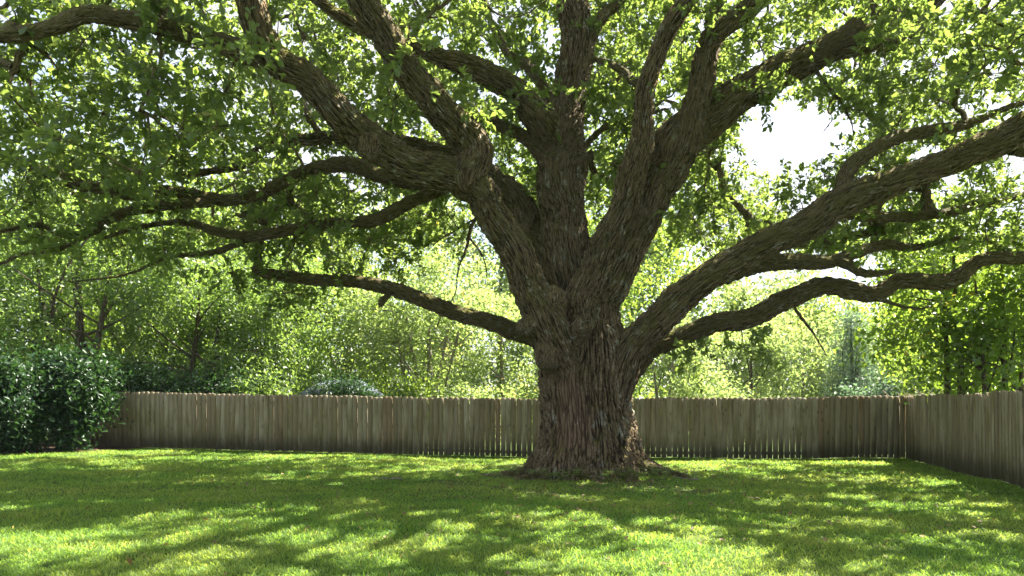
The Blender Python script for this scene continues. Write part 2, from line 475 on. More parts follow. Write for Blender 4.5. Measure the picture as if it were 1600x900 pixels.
def bar_mesh(name, p, q, hgt, thk, outw):
    p = np.array(p); q = np.array(q)
    n = np.array([outw[0], outw[1], 0]) * thk; u = np.array([0, 0, hgt])
    V = np.array([p, q, q + u, p + u, p + n, q + n, q + u + n, p + u + n])
    Fq = np.array([(0, 1, 2, 3), (5, 4, 7, 6), (4, 0, 3, 7), (1, 5, 6, 2), (3, 2, 6, 7), (4, 5, 1, 0)])
    return V, Fq

def fence(a, b, label, gappy, lean=0.0, step=2.4):
    a = np.array(a); b = np.array(b); L = np.linalg.norm(b - a); d = (b - a) / L
    outw = np.array([-d[1], d[0]])                   # away from the lawn when a..b runs clockwise seen from inside
    z0 = float(ground(*a))
    f = thing('wooden_fence', (a[0], a[1], z0), label, 'fence')
    ang = math.atan2(d[1], d[0])
    n = round(L / PITCH)
    pitch = L / n
    for i in range(n):
        s = (i + 0.5) * pitch
        p = a + d * s
        pool = GAPPY if gappy(p) else TIGHT
        o = bpy.data.objects.new('board', pool[random.randrange(len(pool))])
        C.objects.link(o)
        o.parent = f
        off = random.uniform(-.004, .004)
        zz = float(ground(*p)) + 0.012 + random.uniform(-.012, .014)
        o.location = (p[0] + outw[0] * off - a[0], p[1] + outw[1] * off - a[1], zz - z0)
        o.rotation_euler = (random.gauss(0, .004), max(-.005, min(.005, random.gauss(0, .004))) + lean * (0.6 + 0.8 * random.random()), ang + random.gauss(0, .012))
    k = 0
    ns = max(1, round(L / step))
    for i in range(ns):
        s0, s1 = L * i / ns, L * (i + 1) / ns
        p, q = a + d * (s0 + .05), a + d * (s1 + (-.05 if i < ns - 1 else -.02))
        for hh in (0.11, 0.84, 1.42):
            V, Q = bar_mesh('rail', (p[0] + outw[0] * .026, p[1] + outw[1] * .026, float(ground(*p)) + hh), (q[0] + outw[0] * .026, q[1] + outw[1] * .026, float(ground(*q)) + hh), .088, .038, outw)
            mesh_np('rail', V - np.array([a[0], a[1], z0]), [Q], M_WOOD, None).parent = f
    for i in range(ns + 1):
        p = a + d * min(L - .05, max(.05, L * i / ns)) + outw * .068
        hw = d * .045
        g = float(ground(*p))
        V, Q = bar_mesh('post', (p[0] - hw[0], p[1] - hw[1], g - .1), (p[0] + hw[0], p[1] + hw[1], g - .1), 1.72, .09, outw)
        mesh_np('post', V - np.array([a[0], a[1], z0]), [Q], M_WOOD, None).parent = f
    return f

def px_of(p): return 800 + p[0] / p[1] * F
back_gap = lambda p: (655 < px_of(p) < 850) or (985 < px_of(p) < 1085) or (1135 < px_of(p) < 1262) or (1335 < px_of(p) < 1420)
fence(A - (B - A) / np.linalg.norm(B - A) * 2.7, B, 'long weathered grey board fence running across the back behind the oak', back_gap)
fence(B + SIDE * -0.03, B - SIDE * 11.5, 'side fence of weathered grey boards coming forward from the right corner', lambda p: False, lean=-0.028)

# ------------------------------------------------------------------ the oak: limbs traced with their own distances and girths
OAK_Z = 14.6
oak = thing('oak_tree', (P(912, 700, OAK_Z)[0], OAK_Z, 0.05), 'huge spreading oak with thick furrowed limbs standing in the lawn', 'tree')
OAKP = np.array(oak.location)

def lump(s, th, seed, amp):
    r = np.random.default_rng(seed)
    v = 0
    for k in range(7):
        v = v + r.uniform(.5, 1) * np.sin(s * r.uniform(.8, 5) + r.uniform(0, 6.3)) * np.cos(th * r.integers(0, 4) + r.uniform(0, 6.3))
    return 1 + amp * v / 2.6

def resample(ctrl, ds):
    """Catmull-Rom through control rows (x,y,z,r)"""
    c = np.asarray(ctrl, float)
    c = np.vstack([2 * c[0] - c[1], c, 2 * c[-1] - c[-2]])
    outp = []
    for i in range(1, len(c) - 2):
        L = np.linalg.norm(c[i + 1, :3] - c[i, :3]); k = max(2, int(L / ds))
        t = np.arange(k)[:, None] / k
        p0, p1, p2, p3 = c[i - 1], c[i], c[i + 1], c[i + 2]
        outp.append(.5 * (2 * p1 + (p2 - p0) * t + (2 * p0 - 5 * p1 + 4 * p2 - p3) * t ** 2 + (3 * p1 - p0 - 3 * p2 + p3) * t ** 3))
    outp.append(c[-2:-1])
    return np.vstack(outp)

limb_nodes = []          # (x,y,z,r) samples of every limb for the crown to grow from
limb_screen = []         # (px,py,halfwidth_px) samples of the limbs, to keep leaf sprays off the bare lower limbs
lseed = [100]
def limb(rows, name='limb', res=0.040, lumpy=0.07, extend=None, parent=oak, label=None, amp=None, traced=True, k=None):
    ctrl = []
    for px, py, wd, z in rows:
        p = P(px, py, z)
        wd = wd * (k or (0.76 if wd > 24 else 0.86)) if traced else wd
        ctrl.append([*p, wd / 2 * z / F])
    s_pts = resample(ctrl, res)
    s_pts[:, 3] = np.maximum(s_pts[:, 3], .008)
    pts = s_pts[:, :3]; rad = s_pts[:, 3]
    lseed[0] += 1
    sd = lseed[0]
    r_ = np.random.default_rng(sd)
    # small wanders so the limb is never a clean sweep
    seg = np.concatenate([[0], np.cumsum(np.linalg.norm(np.diff(pts, axis=0), axis=1))])
    for ax in range(3):
        w_ = sum(r_.uniform(.4, 1) * np.sin(seg * r_.uniform(1.5, 5) + r_.uniform(0, 6.3)) for _ in range(3))
        pts[:, ax] += .10 * rad * w_ * np.clip(seg / .8, 0, 1)
    tg = norm(np.gradient(pts, axis=0))
    n0 = perp(tg[:1])[0][0]
    Nn = np.zeros_like(pts)
    for i in range(len(pts)):
        n0 = n0 - tg[i] * n0.dot(tg[i]); n0 = n0 / np.linalg.norm(n0); Nn[i] = n0
    Bn = np.cross(tg, Nn)
    sides = int(np.clip(2 * PI * rad.max() / res, 8, 190))
    th = np.arange(sides) / sides * 2 * PI
    S, T = np.meshgrid(seg, th, indexing='ij')
    R = rad[:, None] * lump(S, T, sd, lumpy)
    v = pts[:, None] + R[..., None] * (Nn[:, None] * np.cos(T)[..., None] + Bn[:, None] * np.sin(T)[..., None])
    K = len(pts)
    ix = np.arange(K * sides).reshape(K, sides); nx = np.roll(ix, -1, 1)
    f = np.stack([ix[:-1], nx[:-1], nx[1:], ix[1:]], -1).reshape(-1, 4)
    verts = np.vstack([v.reshape(-1, 3), pts[-1] + tg[-1] * rad[-1] * .5])
    cap = np.stack([ix[-1], nx[-1], np.full(sides, K * sides)], -1)
    fine = np.clip(0.60 / np.maximum(rad.max(), .08), 1.7, 3.2)
    co = np.stack([R * np.cos(T), R * np.sin(T), S], -1) * fine + r_.uniform(0, 30, 3)
    co = np.vstack([co.reshape(-1, 3), co[-1, :1].reshape(-1, 3)])
    am = np.repeat(np.clip(.05 + .10 * rad, .012, .075)[:, None] * 1.6, sides, 1).ravel() * (amp or 1) / (fine ** .6)
    am = np.concatenate([am, am[-1:]])
    o = mesh_np(name, verts - OAKP, [f, cap], M_BARK, None, {'bark_co': co, 'bark_amp': am, 'ruddy': np.zeros(len(am))}, smooth=True)
    o.parent = parent
    if label: o['label'] = label
    limb_nodes.append(np.column_stack([pts, rad])[::4])
    scr = np.column_stack([800 + pts[:, 0] / pts[:, 1] * F, HOR - (pts[:, 2] - CAMH) / pts[:, 1] * F, rad / pts[:, 1] * F, pts[:, 1]])
    limb_screen.append(scr[::4])
    return o

# trunk
def trunk():
    rows = np.array([  # py, left px, right px
        (775, 842, 998), (750, 842, 998), (720, 843, 995), (690, 845, 993), (660, 845, 989), (630, 844, 985), (600, 842, 982), (570, 842, 984), (545, 848, 980), (520, 858, 972), (495, 872, 958), (475, 890, 940)], float)
    hs = CAMH + (HOR - rows[:, 0]) / F * OAK_Z
    cx = (rows[:, 1] + rows[:, 2]) / 2; hw = (rows[:, 2] - rows[:, 1]) / 2
    z = np.linspace(hs[0], hs[-1], 130)
    cxz = (np.interp(z, hs, cx) - 800) / F * OAK_Z
    R0 = np.interp(z, hs, hw) / F * OAK_Z
    sides = 230
    th = np.arange(sides) / sides * 2 * PI
    Z, T = np.meshgrid(z, th, indexing='ij')
    gz = .04
    fl = np.exp(-np.clip(Z - gz, 0, None) / .33)
    fl2 = np.exp(-np.clip(Z - gz, 0, None) / 1.1)
    R = R0[:, None] * np.ones_like(T)
    lobes = [(180, .52, 18, .06), (222, .42, 26, .07), (262, .42, 20, .06), (303, .42, 30, .06), (345, .52, 22, .05), (20, .45, 16, .05), (75, .4, 14, .05), (130, .4, 14, .05)]
    for a, k, sh, k2 in lobes:
        a = math.radians(a)
        g = np.exp(sh * (np.cos(T - a) - 1))
        R = R * (1 + k * g * fl + k2 * g * fl2)
    # long shallow flutes
    r_ = np.random.default_rng(3)
    for k in range(9):
        a0 = r_.uniform(0, 6.3); wv = r_.uniform(.2, .6)
        R = R * (1 - .045 * np.exp(60 * (np.cos(T - a0 - .12 * np.sin(Z * wv * 3 + k)) - 1)))
    R = R * lump(Z, T, 77, .035)
    v = np.stack([cxz[:, None] + R * np.cos(T), OAK_Z + R * np.sin(T), Z], -1)
    K = len(z)
    ix = np.arange(K * sides).reshape(K, sides); nx = np.roll(ix, -1, 1)
    f = np.stack([ix[:-1], nx[:-1], nx[1:], ix[1:]], -1).reshape(-1, 4)
    co = np.stack([.95 * np.cos(T) * (R / R0[:, None]) ** .5, .95 * np.sin(T) * (R / R0[:, None]) ** .5, Z], -1)
    am = np.full(K * sides, .14)
    dth = np.angle(np.exp(1j * (T - math.radians(244))))
    ruddy = np.exp(-(dth / .42) ** 2) * np.clip((Z - .25) / .5, 0, 1) * np.clip((2.35 - Z) / .5, 0, 1)
    am = am * (1 - .55 * ruddy.ravel())
    o = mesh_np('trunk', v.reshape(-1, 3) - OAKP, [f], M_BARK, None, {'bark_co': co.reshape(-1, 3), 'bark_amp': am, 'ruddy': ruddy.ravel()}, smooth=True)
    o.parent = oak
trunk()

# roots running out into the grass
def root(ang, r0, r1, w0, w1, name='root'):
    a = math.radians(ang)
    cx = P(917, 700, OAK_Z)[0]
    ctrl = []
    for k, t in enumerate(np.linspace(0, 1, 6)):
        r = r0 + (r1 - r0) * t
        aa = a + .22 * math.sin(t * 4 + ang) * t
        x, y = cx + r * math.cos(aa), OAK_Z + r * math.sin(aa)
        ww = w0 + (w1 - w0) * t
        g = float(ground(x, y)) + .025 - .085 * t + .14 * (1 - t) ** 3
        ctrl.append((800 + x / y * F, HOR - (g - CAMH) / y * F, 2 * ww * F / y, y))
    limb(ctrl, name, .03, .12, traced=False)
    limb_nodes.pop(); limb_screen.pop()
for a in ((183, .95, 2.0, .26, .05), (222, .9, 1.9, .24, .05), (262, .95, 1.5, .26, .07), (303, .95, 1.8, .22, .05), (340, .95, 2.35, .24, .05), (352, 1.0, 2.1, .26, .05), (20, .9, 1.8, .24, .05)):
    root(*a)

# left great limb and its two arms
limb([(925, 655, 50, 14.5), (900, 600, 84, 14.25), (873, 545, 88, 13.95), (846, 488, 84, 13.75), (812, 415, 70, 13.6), (781, 350, 68, 13.4), (742, 292, 72, 13.2), (690, 272, 74, 13.05), (630, 248, 66, 12.8), (576, 222, 74, 12.5), (532, 180, 66, 12.2), (482, 130, 62, 11.9), (432, 92, 62, 11.6), (408, 45, 60, 11.3), (393, 0, 60, 11.1), (380, -70, 54, 10.8), (350, -220, 42, 10.3), (300, -400, 24, 9.8), (260, -520, 8, 9.5)], 'limb', .040, .085, k=0.75)
limb([(745, 300, 50, 13.25), (728, 280, 78, 13.1), (742, 240, 76, 13.05), (722, 203, 72, 12.9), (682, 163, 66, 12.6), (640, 112, 60, 12.3), (602, 60, 60, 12.0), (570, 8, 60, 11.8), (548, -60, 54, 11.6), (520, -200, 42, 11.2), (470, -380, 24, 10.7), (440, -500, 8, 10.4)], 'limb', .040, .09)
limb([(425, 95, 30, 11.6), (385, 84, 44, 11.4), (330, 66, 40, 11.2), (270, 44, 42, 11.0), (212, 30, 38, 10.8), (140, 25, 36, 10.5), (80, 44, 34, 10.3), (0, 53, 30, 10.1), (-90, 46, 26, 9.9), (-220, 10, 18, 9.7), (-380, -40, 8, 9.5)], 'branch', .045, .09)
limb([(272, 48, 24, 11.0), (258, 20, 30, 10.9), (238, -12, 28, 10.8), (215, -90, 20, 10.6), (180, -200, 8, 10.4)], 'branch', .045, .08)
# central stem
limb([(920, 590, 80, 14.7), (900, 490, 100, 14.8), (881, 410, 90, 14.9), (882, 345, 75, 15.0), (878, 280, 80, 15.1), (876, 220, 76, 15.15), (888, 160, 58, 15.2), (900, 100, 56, 15.3), (900, 50, 52, 15.4), (896, 0, 54, 15.5), (893, -70, 48, 15.6), (880, -220, 36, 15.9), (900, -380, 20, 16.3), (890, -500, 8, 16.6)], 'limb', .040, .06, k=0.95)
limb([(874, 270, 40, 15.1), (862, 215, 58, 15.0), (828, 165, 50, 14.7), (785, 128, 42, 14.4), (735, 106, 38, 14.1), (690, 90, 32, 13.9), (630, 66, 26, 13.6), (560, 40, 20, 13.3), (480, -10, 14, 13.0), (420, -80, 7, 12.8)], 'branch', .045, .09, k=0.9)
limb([(880, 300, 30, 15.0), (858, 255, 36, 15.05), (822, 216, 28, 15.0), (785, 200, 22, 14.9), (740, 182, 18, 14.8), (690, 186, 12, 14.7), (630, 170, 6, 14.6)], 'branch', .04, .08)
limb([(880, 190, 20, 15.3), (848, 138, 24, 15.6), (825, 104, 22, 15.9), (796, 84, 17, 16.2), (770, 40, 12, 16.5), (750, -30, 6, 16.8)], 'branch', .04, .08)
limb([(905, 110, 26, 15.3), (926, 55, 26, 15.3), (944, 22, 22, 15.3), (968, 4, 18, 15.4), (1000, -40, 13, 15.5), (1050, -110, 6, 15.6)], 'branch', .04, .08)
limb([(905, 300, 14, 15.3), (922, 240, 14, 15.9), (925, 262, 13, 16.1), (945, 278, 11, 16.4), (985, 280, 9, 16.9), (1040, 262, 6, 17.4)], 'branch', .05, .08)
limb([(905, 250, 12, 15.4), (925, 215, 13, 15.9), (955, 192, 12, 16.2), (990, 185, 10, 16.6), (1040, 170, 6, 17.0)], 'branch', .05, .08)
# dark arm behind, running out to the left
limb([(880, 440, 60, 15.0), (848, 385, 76, 15.3), (800, 315, 62, 15.6), (750, 262, 44, 15.9), (690, 236, 34, 16.1), (620, 224, 30, 16.3), (550, 217, 26, 16.4), (480, 217, 25, 16.5), (432, 217, 24, 16.5), (398, 244, 20, 16.6), (350, 264, 15, 16.7), (280, 272, 10, 16.8), (200, 262, 6, 16.9)], 'limb', .04, .10)
limb([(745, 285, 30, 13.6), (690, 288, 34, 13.9), (640, 284, 30, 14.1), (590, 272, 30, 14.3), (545, 258, 30, 14.4), (490, 262, 28, 14.5), (450, 283, 26, 14.6), (410, 300, 24, 14.7), (350, 312, 24, 14.7), (270, 300, 26, 14.6), (200, 301, 27, 14.5), (130, 290, 26, 14.4), (60, 264, 22, 14.3), (0, 246, 20, 14.2), (-100, 230, 14, 14.0), (-220, 235, 7, 13.9)], 'limb', .04, .11)
limb([(720, 280, 24, 13.5), (690, 296, 22, 13.7), (640, 316, 24, 14.0), (592, 342, 30, 14.2), (560, 349, 22, 14.4), (500, 350, 20, 14.6), (440, 362, 22, 14.8), (390, 368, 20, 14.9), (335, 362, 17, 15.0), (295, 348, 14, 15.1), (230, 352, 10, 15.2), (160, 372, 6, 15.3)], 'branch', .045, .12)
limb([(330, 318, 14, 14.6), (280, 318, 20, 14.4), (225, 326, 21, 14.3), (180, 336, 16, 14.1), (138, 364, 16, 14.0), (100, 368, 13, 13.9), (60, 352, 10, 13.9), (0, 362, 6, 13.8)], 'branch', .04, .12)
limb([(145, 362, 10, 14.0), (100, 386, 11, 13.8), (40, 396, 9, 13.7), (0, 412, 7, 13.6), (-60, 430, 4, 13.5)], 'branch', .05, .1)
limb([(400, 372, 12, 15.0), (375, 380, 12, 15.1), (330, 395, 12, 15.2), (265, 402, 9, 15.3), (200, 428, 6, 15.4), (120, 440, 4, 15.5)], 'branch', .05, .1)
# right stem: fluted double limb and its arms
limb([(918, 620, 60, 14.5), (908, 545, 74, 14.3), (907, 475, 60, 14.2), (936, 411, 48, 14.1), (959, 352, 44, 14.0), (983, 293, 44, 13.95), (996, 245, 42, 13.92), (1002, 200, 34, 13.9), (1009, 150, 29, 13.85), (1022, 100, 28, 13.8), (1040, 55, 28, 13.75), (1062, 15, 29, 13.7), (1092, -30, 27, 13.6), (1130, -140, 20, 13.4), (1160, -280, 9, 13.2)], 'limb', .040, .06, k=0.98)
limb([(945, 620, 60, 14.6), (940, 545, 74, 14.5), (945, 470, 66, 14.45), (975, 411, 58, 14.45), (998, 352, 60, 14.45), (1028, 293, 66, 14.5), (1058, 235, 82, 14.55), (1098, 190, 70, 14.6), (1145, 156, 62, 14.7), (1200, 122, 58, 14.8), (1262, 92, 52, 14.9), (1330, 66, 48, 15.0), (1395, 42, 42, 15.1), (1450, 8, 36, 15.2), (1510, -50, 28, 15.3), (1600, -140, 16, 15.5), (1680, -240, 7, 15.6)], 'limb', .042, .07, k=0.89)
limb([(1068, 240, 40, 14.3), (1084, 190, 42, 14.2), (1092, 140, 38, 14.1), (1101, 95, 36, 14.0), (1114, 58, 34, 13.9), (1140, 34, 32, 13.85), (1175, 8, 30, 13.8), (1215, -40, 26, 13.7), (1280, -150, 17, 13.5), (1330, -260, 7, 13.3)], 'limb', .045, .08, k=1.05)
limb([(1116, 62, 22, 13.9), (1113, 25, 22, 13.9), (1128, -15, 20, 13.9), (1130, -100, 14, 13.9), (1150, -200, 6, 13.9)], 'branch', .04, .08, k=1.0)
limb([(1260, 96, 26, 14.9), (1300, 66, 30, 14.7), (1335, 40, 30, 14.6), (1368, 12, 26, 14.5), (1410, -40, 20, 14.4), (1460, -120, 9, 14.2)], 'branch', .045, .1, k=0.95)
limb([(1020, 150, 14, 13.9), (993, 130, 18, 14.3), (975, 112, 15, 14.6), (945, 96, 12, 14.9), (915, 92, 9, 15.2)], 'branch', .04, .1)
limb([(1445, 10, 22, 15.0), (1440, 40, 20, 14.7), (1425, 55, 15, 14.5), (1400, 66, 10, 14.3)], 'branch', .04, .12)
# right great limb
limb([(945, 655, 50, 14.4), (963, 600, 64, 14.3), (984, 556, 64, 14.15), (1008, 524, 62, 14.05), (1048, 478, 60, 13.95), (1100, 438, 56, 13.8), (1150, 408, 55, 13.7), (1205, 373, 54, 13.5), (1270, 350, 58, 13.3), (1335, 308, 58, 13.1), (1400, 284, 52, 12.9), (1480, 250, 50, 12.7), (1555, 222, 54, 12.5), (1610, 192, 56, 12.3), (1690, 150, 46, 12.0), (1800, 80, 34, 11.7), (1930, 10, 20, 11.4), (2020, -60, 8, 11.2)], 'limb', .040, .07, k=0.83)
limb([(1312, 305, 30, 13.2), (1326, 266, 34, 13.3), (1356, 238, 30, 13.4), (1402, 216, 27, 13.5), (1450, 205, 23, 13.6), (1505, 196, 18, 13.7), (1570, 170, 12, 13.8), (1640, 150, 6, 13.9)], 'branch', .045, .1)
limb([(1130, 432, 40, 13.9), (1165, 415, 46, 14.0), (1210, 409, 38, 14.1), (1262, 410, 32, 14.2), (1300, 408, 26, 14.3), (1335, 396, 22, 14.4), (1385, 382, 18, 14.6), (1430, 386, 13, 14.8), (1500, 372, 7, 15.0)], 'branch', .045, .1)
limb([(1290, 405, 18, 14.3), (1320, 412, 20, 14.2), (1352, 428, 16, 14.1), (1400, 424, 10, 14.0)], 'branch', .04, .1)
limb([(1580, 232, 26, 12.5), (1620, 238, 26, 12.8), (1700, 230, 18, 13.0), (1800, 200, 8, 13.2)], 'branch', .04, .1)
limb([(1300, 325, 22, 13.4), (1350, 338, 22, 14.0), (1400, 338, 20, 14.5), (1460, 336, 18, 15.0), (1530, 320, 17, 15.4), (1600, 306, 16, 15.7), (1700, 290, 8, 16.0)], 'branch', .04, .1)
# lower right limb
limb([(955, 630, 46, 14.6), (980, 580, 50, 14.7), (1012, 549, 46, 14.75), (1050, 532, 42, 14.75), (1105, 512, 42, 14.7), (1170, 495, 40, 14.65), (1230, 468, 42, 14.6), (1280, 446, 40, 14.55), (1330, 456, 40, 14.5), (1368, 458, 33, 14.45), (1402, 441, 31, 14.4), (1450, 441, 33, 14.3), (1492, 434, 34, 14.2), (1526, 411, 29, 14.1), (1562, 402, 27, 14.0), (1625, 401, 26, 13.9), (1720, 390, 18, 13.7), (1820, 370, 8, 13.5)], 'limb', .042, .10)
limb([(1236, 472, 6, 14.6), (1252, 496, 6, 14.5), (1266, 514, 5.5, 14.4), (1283, 540, 4, 14.3), (1292, 556, 2, 14.3)], 'branch', .04, .1)
limb([(1355, 462, 8, 14.5), (1390, 473, 8, 14.3), (1430, 482, 5, 14.2), (1460, 478, 3, 14.1)], 'branch', .04, .1)
# lower left limb, broken off at its end
limb([(885, 560, 40, 14.6), (845, 525, 46, 14.75), (800, 515, 38, 14.9), (750, 500, 35, 15.0), (700, 485, 33, 15.1), (650, 464, 30, 15.2), (602, 448, 28, 15.3), (540, 440, 24, 15.45), (472, 435, 22, 15.6), (418, 428, 19, 15.7), (396, 420, 13, 15.75)], 'limb', .042, .10, label='lower left limb broken off short at its tip')
limb([(610, 458, 8, 15.3), (598, 470, 15, 15.1), (594, 478, 10, 15.0)], 'branch_stub', .03, .15)

# fine dead twigs hanging in the open sky and below the left arm
limb([(1270, 106, 9, 15.0), (1296, 138, 8, 14.9), (1318, 166, 6, 14.8), (1330, 190, 4, 14.8), (1334, 214, 2, 14.8)], 'branch', .05, .1)
limb([(1304, 148, 5, 14.85), (1294, 170, 4, 14.8), (1300, 186, 3, 14.7), (1286, 206, 2, 14.7)], 'branch', .05, .1)
limb([(1318, 166, 4, 14.8), (1345, 172, 3, 14.7), (1362, 166, 2, 14.6)], 'branch', .05, .1)
limb([(760, 320, 8, 15.8), (738, 350, 8, 16.0), (730, 385, 7, 16.1), (716, 420, 4, 16.2), (712, 455, 2.5, 16.2), (700, 480, 1.5, 16.2)], 'branch', .05, .1)
limb([(734, 372, 4, 16.1), (750, 392, 4, 16.1), (760, 420, 3, 16.1), (758, 445, 1.5, 16.1)], 'branch', .05, .1)
limb([(742, 342, 4, 16.0), (712, 360, 4, 16.1), (690, 372, 3, 16.2), (668, 392, 1.5, 16.2)], 'branch', .05, .1)

# knots and sawn stubs
def knot(px, py, z, wd, to, length=.16, hollow=False):
    c = P(px, py, z); d = norm(np.array(to, float)); a, b = perp(d[None]); a = a[0]; b = b[0]
    r = wd / 2 * z / F
    prof = [(-.30, 1.35), (-.02, 1.25), (length, 1.02), (length + .045, .86), (length + .045, .62), (length - .03, .46), (length - .10, .34), (length - .12, 0.02)]
    if not hollow:
        prof = [(-.35, 1.45), (-.10, 1.40), (-.01, 1.22), (length * .55, .96), (length * .9, .66), (length, .36), (length - .012, .22), (length - .03, .02)]
    n = 40; th = np.arange(n) / n * 2 * PI
    rr = np.random.default_rng(int(px))
    wob = 1 + .10 * np.sin(2 * th + rr.uniform(0, 6)) + .06 * np.sin(5 * th + rr.uniform(0, 6))
    V = np.concatenate([c + d * hgt + (a * np.cos(th)[:, None] + b * np.sin(th)[:, None]) * (k * r * wob)[:, None] for hgt, k in prof])
    ix = np.arange(len(prof) * n).reshape(-1, n); nx = np.roll(ix, -1, 1)
    f = np.stack([ix[:-1], nx[:-1], nx[1:], ix[1:]], -1).reshape(-1, 4)
    o = mesh_np('branch_stub', V - OAKP, [f], M_BARK, None, {'bark_co': (V - c) * 2.2 + px, 'bark_amp': np.full(len(V), .035), 'ruddy': np.zeros(len(V))}, smooth=True)
    o.parent = oak
knot(910, 512, 13.66, 27, (.4, -.75, .55), .17, True)
knot(868, 458, 13.6, 32, (.45, -.35, .85), .12)
knot(817, 508, 13.45, 26, (-.75, -.75, .1), .06)
knot(846, 556, 13.55, 30, (-.7, -.8, -.1), .04)
knot(576, 228, 12.2, 30, (.1, -1, -.3), .02)

# ------------------------------------------------------------------ the oak's crown: branches grown towards leaf clumps, then twigs, then leaves
nodes = np.vstack(limb_nodes)
scr = np.vstack(limb_screen)
def crown_centres(target):
    keep = []
    tries = 0
    C0 = np.array([1.7, 14.5, 3.6]); RR = np.array([13.0, 12.0, 10.2])
    cand = rng.uniform([-12, 2.5, 3.4], [15, 26.5, 13.6], (60000, 3))
    q = (((cand - C0) / RR) ** 2).sum(1)
    cand = cand[(q < 1) & ((q > .16) | (rng.random(len(q)) < .35))]
    # holes shaped into the crown, mostly out of view, so sun reaches the lawn
    hole = np.sin(cand[:, 0] * .95 + 1.1 * np.sin(cand[:, 2] * .6)) * np.sin(cand[:, 1] * .85 + .7 * np.sin(cand[:, 0] * .5)) + .6 * np.sin(cand[:, 0] * 1.9 + cand[:, 1] * 1.6 + cand[:, 2])
    pyq = HOR - (cand[:, 2] - CAMH) / cand[:, 1] * F
    cand = cand[((pyq > -70) | (hole > .60)) & ((cand[:, 1] < 18.5) | (cand[:, 2] < 6.3) | (hole > .05)) & ((cand[:, 1] < 12) | (hole > -.32))]
    px = 800 + cand[:, 0] / cand[:, 1] * F
    py = HOR - (cand[:, 2] - CAMH) / cand[:, 1] * F
    z = cand[:, 1]
    rp = .55 / z * F
    # lowest edge of the foliage: far side and near side of the crown
    lim_far = np.interp(px, [-500, 0, 200, 380, 480, 560, 640, 720, 1000, 1080, 1200, 1400, 1600, 2000], [440, 425, 420, 405, 395, 410, 400, 340, 330, 395, 415, 400, 420, 430])
    lim_near = np.interp(px, [-600, -100, 150, 330, 430, 560, 700, 900, 1050, 1150, 1300, 1450, 1600, 1900, 2300], [420, 370, 330, 290, 60, -10, -40, -60, -40, 20, 60, 130, 200, 300, 380])
    near = z < 13.6
    ok = np.where(near, py + rp * .7 < lim_near, py + rp * .55 < lim_far)
    # the open sky beside the right stem
    gap = ((px - 1245) / (92 + rp * .45)) ** 2 + ((py - 208) / (48 + rp * .45)) ** 2 < 1
    gap |= ((px - 1168) / (26 + rp * .4)) ** 2 + ((py - 255) / (36 + rp * .4)) ** 2 < 1
    ok &= ~gap
    ok &= ~((cand[:, 0] < 1.5) & (z > 12.5) & (z < 19) & (cand[:, 2] > 5) & (rng.random(len(px)) < .45) & (np.sin(cand[:, 0] * 2.1) * np.sin(z * 1.9 + 1) > -.2))  # left clumps thinned to break up the shade band on the lawn
    ok &= ~((z < 10.3) & (py > -60 - rp))
    # thin light part round the centre top
    mid = (px > 700) & (px < 1080) & (py > 20) & (py < 360) & ~near
    ok &= ~mid | (rng.random(len(px)) < .55)
    hang = (px > 480) & (px < 740) & (py > 300) & ~near
    ok &= ~hang | (rng.random(len(px)) < .6)
    cand, px, py, z, rp = cand[ok], px[ok], py[ok], z[ok], rp[ok]
    # bare limbs stay bare: no clump in front of them
    drop = np.zeros(len(cand), bool)
    for i0 in range(0, len(cand), 2000):
        sl = slice(i0, i0 + 2000)
        dd = np.hypot(px[sl, None] - scr[None, :, 0], py[sl, None] - scr[None, :, 1]) - scr[None, :, 2] - rp[sl, None] * .8
        front = (z[sl, None] < scr[None, :, 3] + .1) & (scr[None, :, 2] > 11)
        drop[sl] = ((dd < 0) & front).any(1)
    drop &= rng.random(len(cand)) < .93
    cand = cand[~drop]
    out_ = np.empty((0, 3))
    for c in cand:
        if len(out_) and (((out_ - c) ** 2).sum(1) < .81 ** 2).any(): continue
        out_ = np.vstack([out_, c])
        if len(out_) >= target: break
    return out_
extra = np.array([P(*t) for t in ((402, 405, 15.7), (360, 425, 15.9), (520, 415, 15.5), (470, 460, 15.4), (690, 345, 17.5), (650, 385, 18), (720, 375, 18.5), (620, 410, 17), (930, 320, 18), (945, 230, 18), (1085, 545, 14.3), (1140, 500, 15.3), (1165, 548, 14.6), (450, 400, 15.4), (560, 425, 15.6), (430, 455, 15.2), (690, 130, 12.6), (735, 165, 12.9), (640, 60, 12.0), (1380, 60, 14.0), (1430, 50, 14.3), (1100, 20, 13.2), (1180, 60, 14.2), (620, 150, 12.9), (940, 130, 14.5))])
centres = np.vstack([extra, crown_centres(1150)])
print('clumps', len(centres))

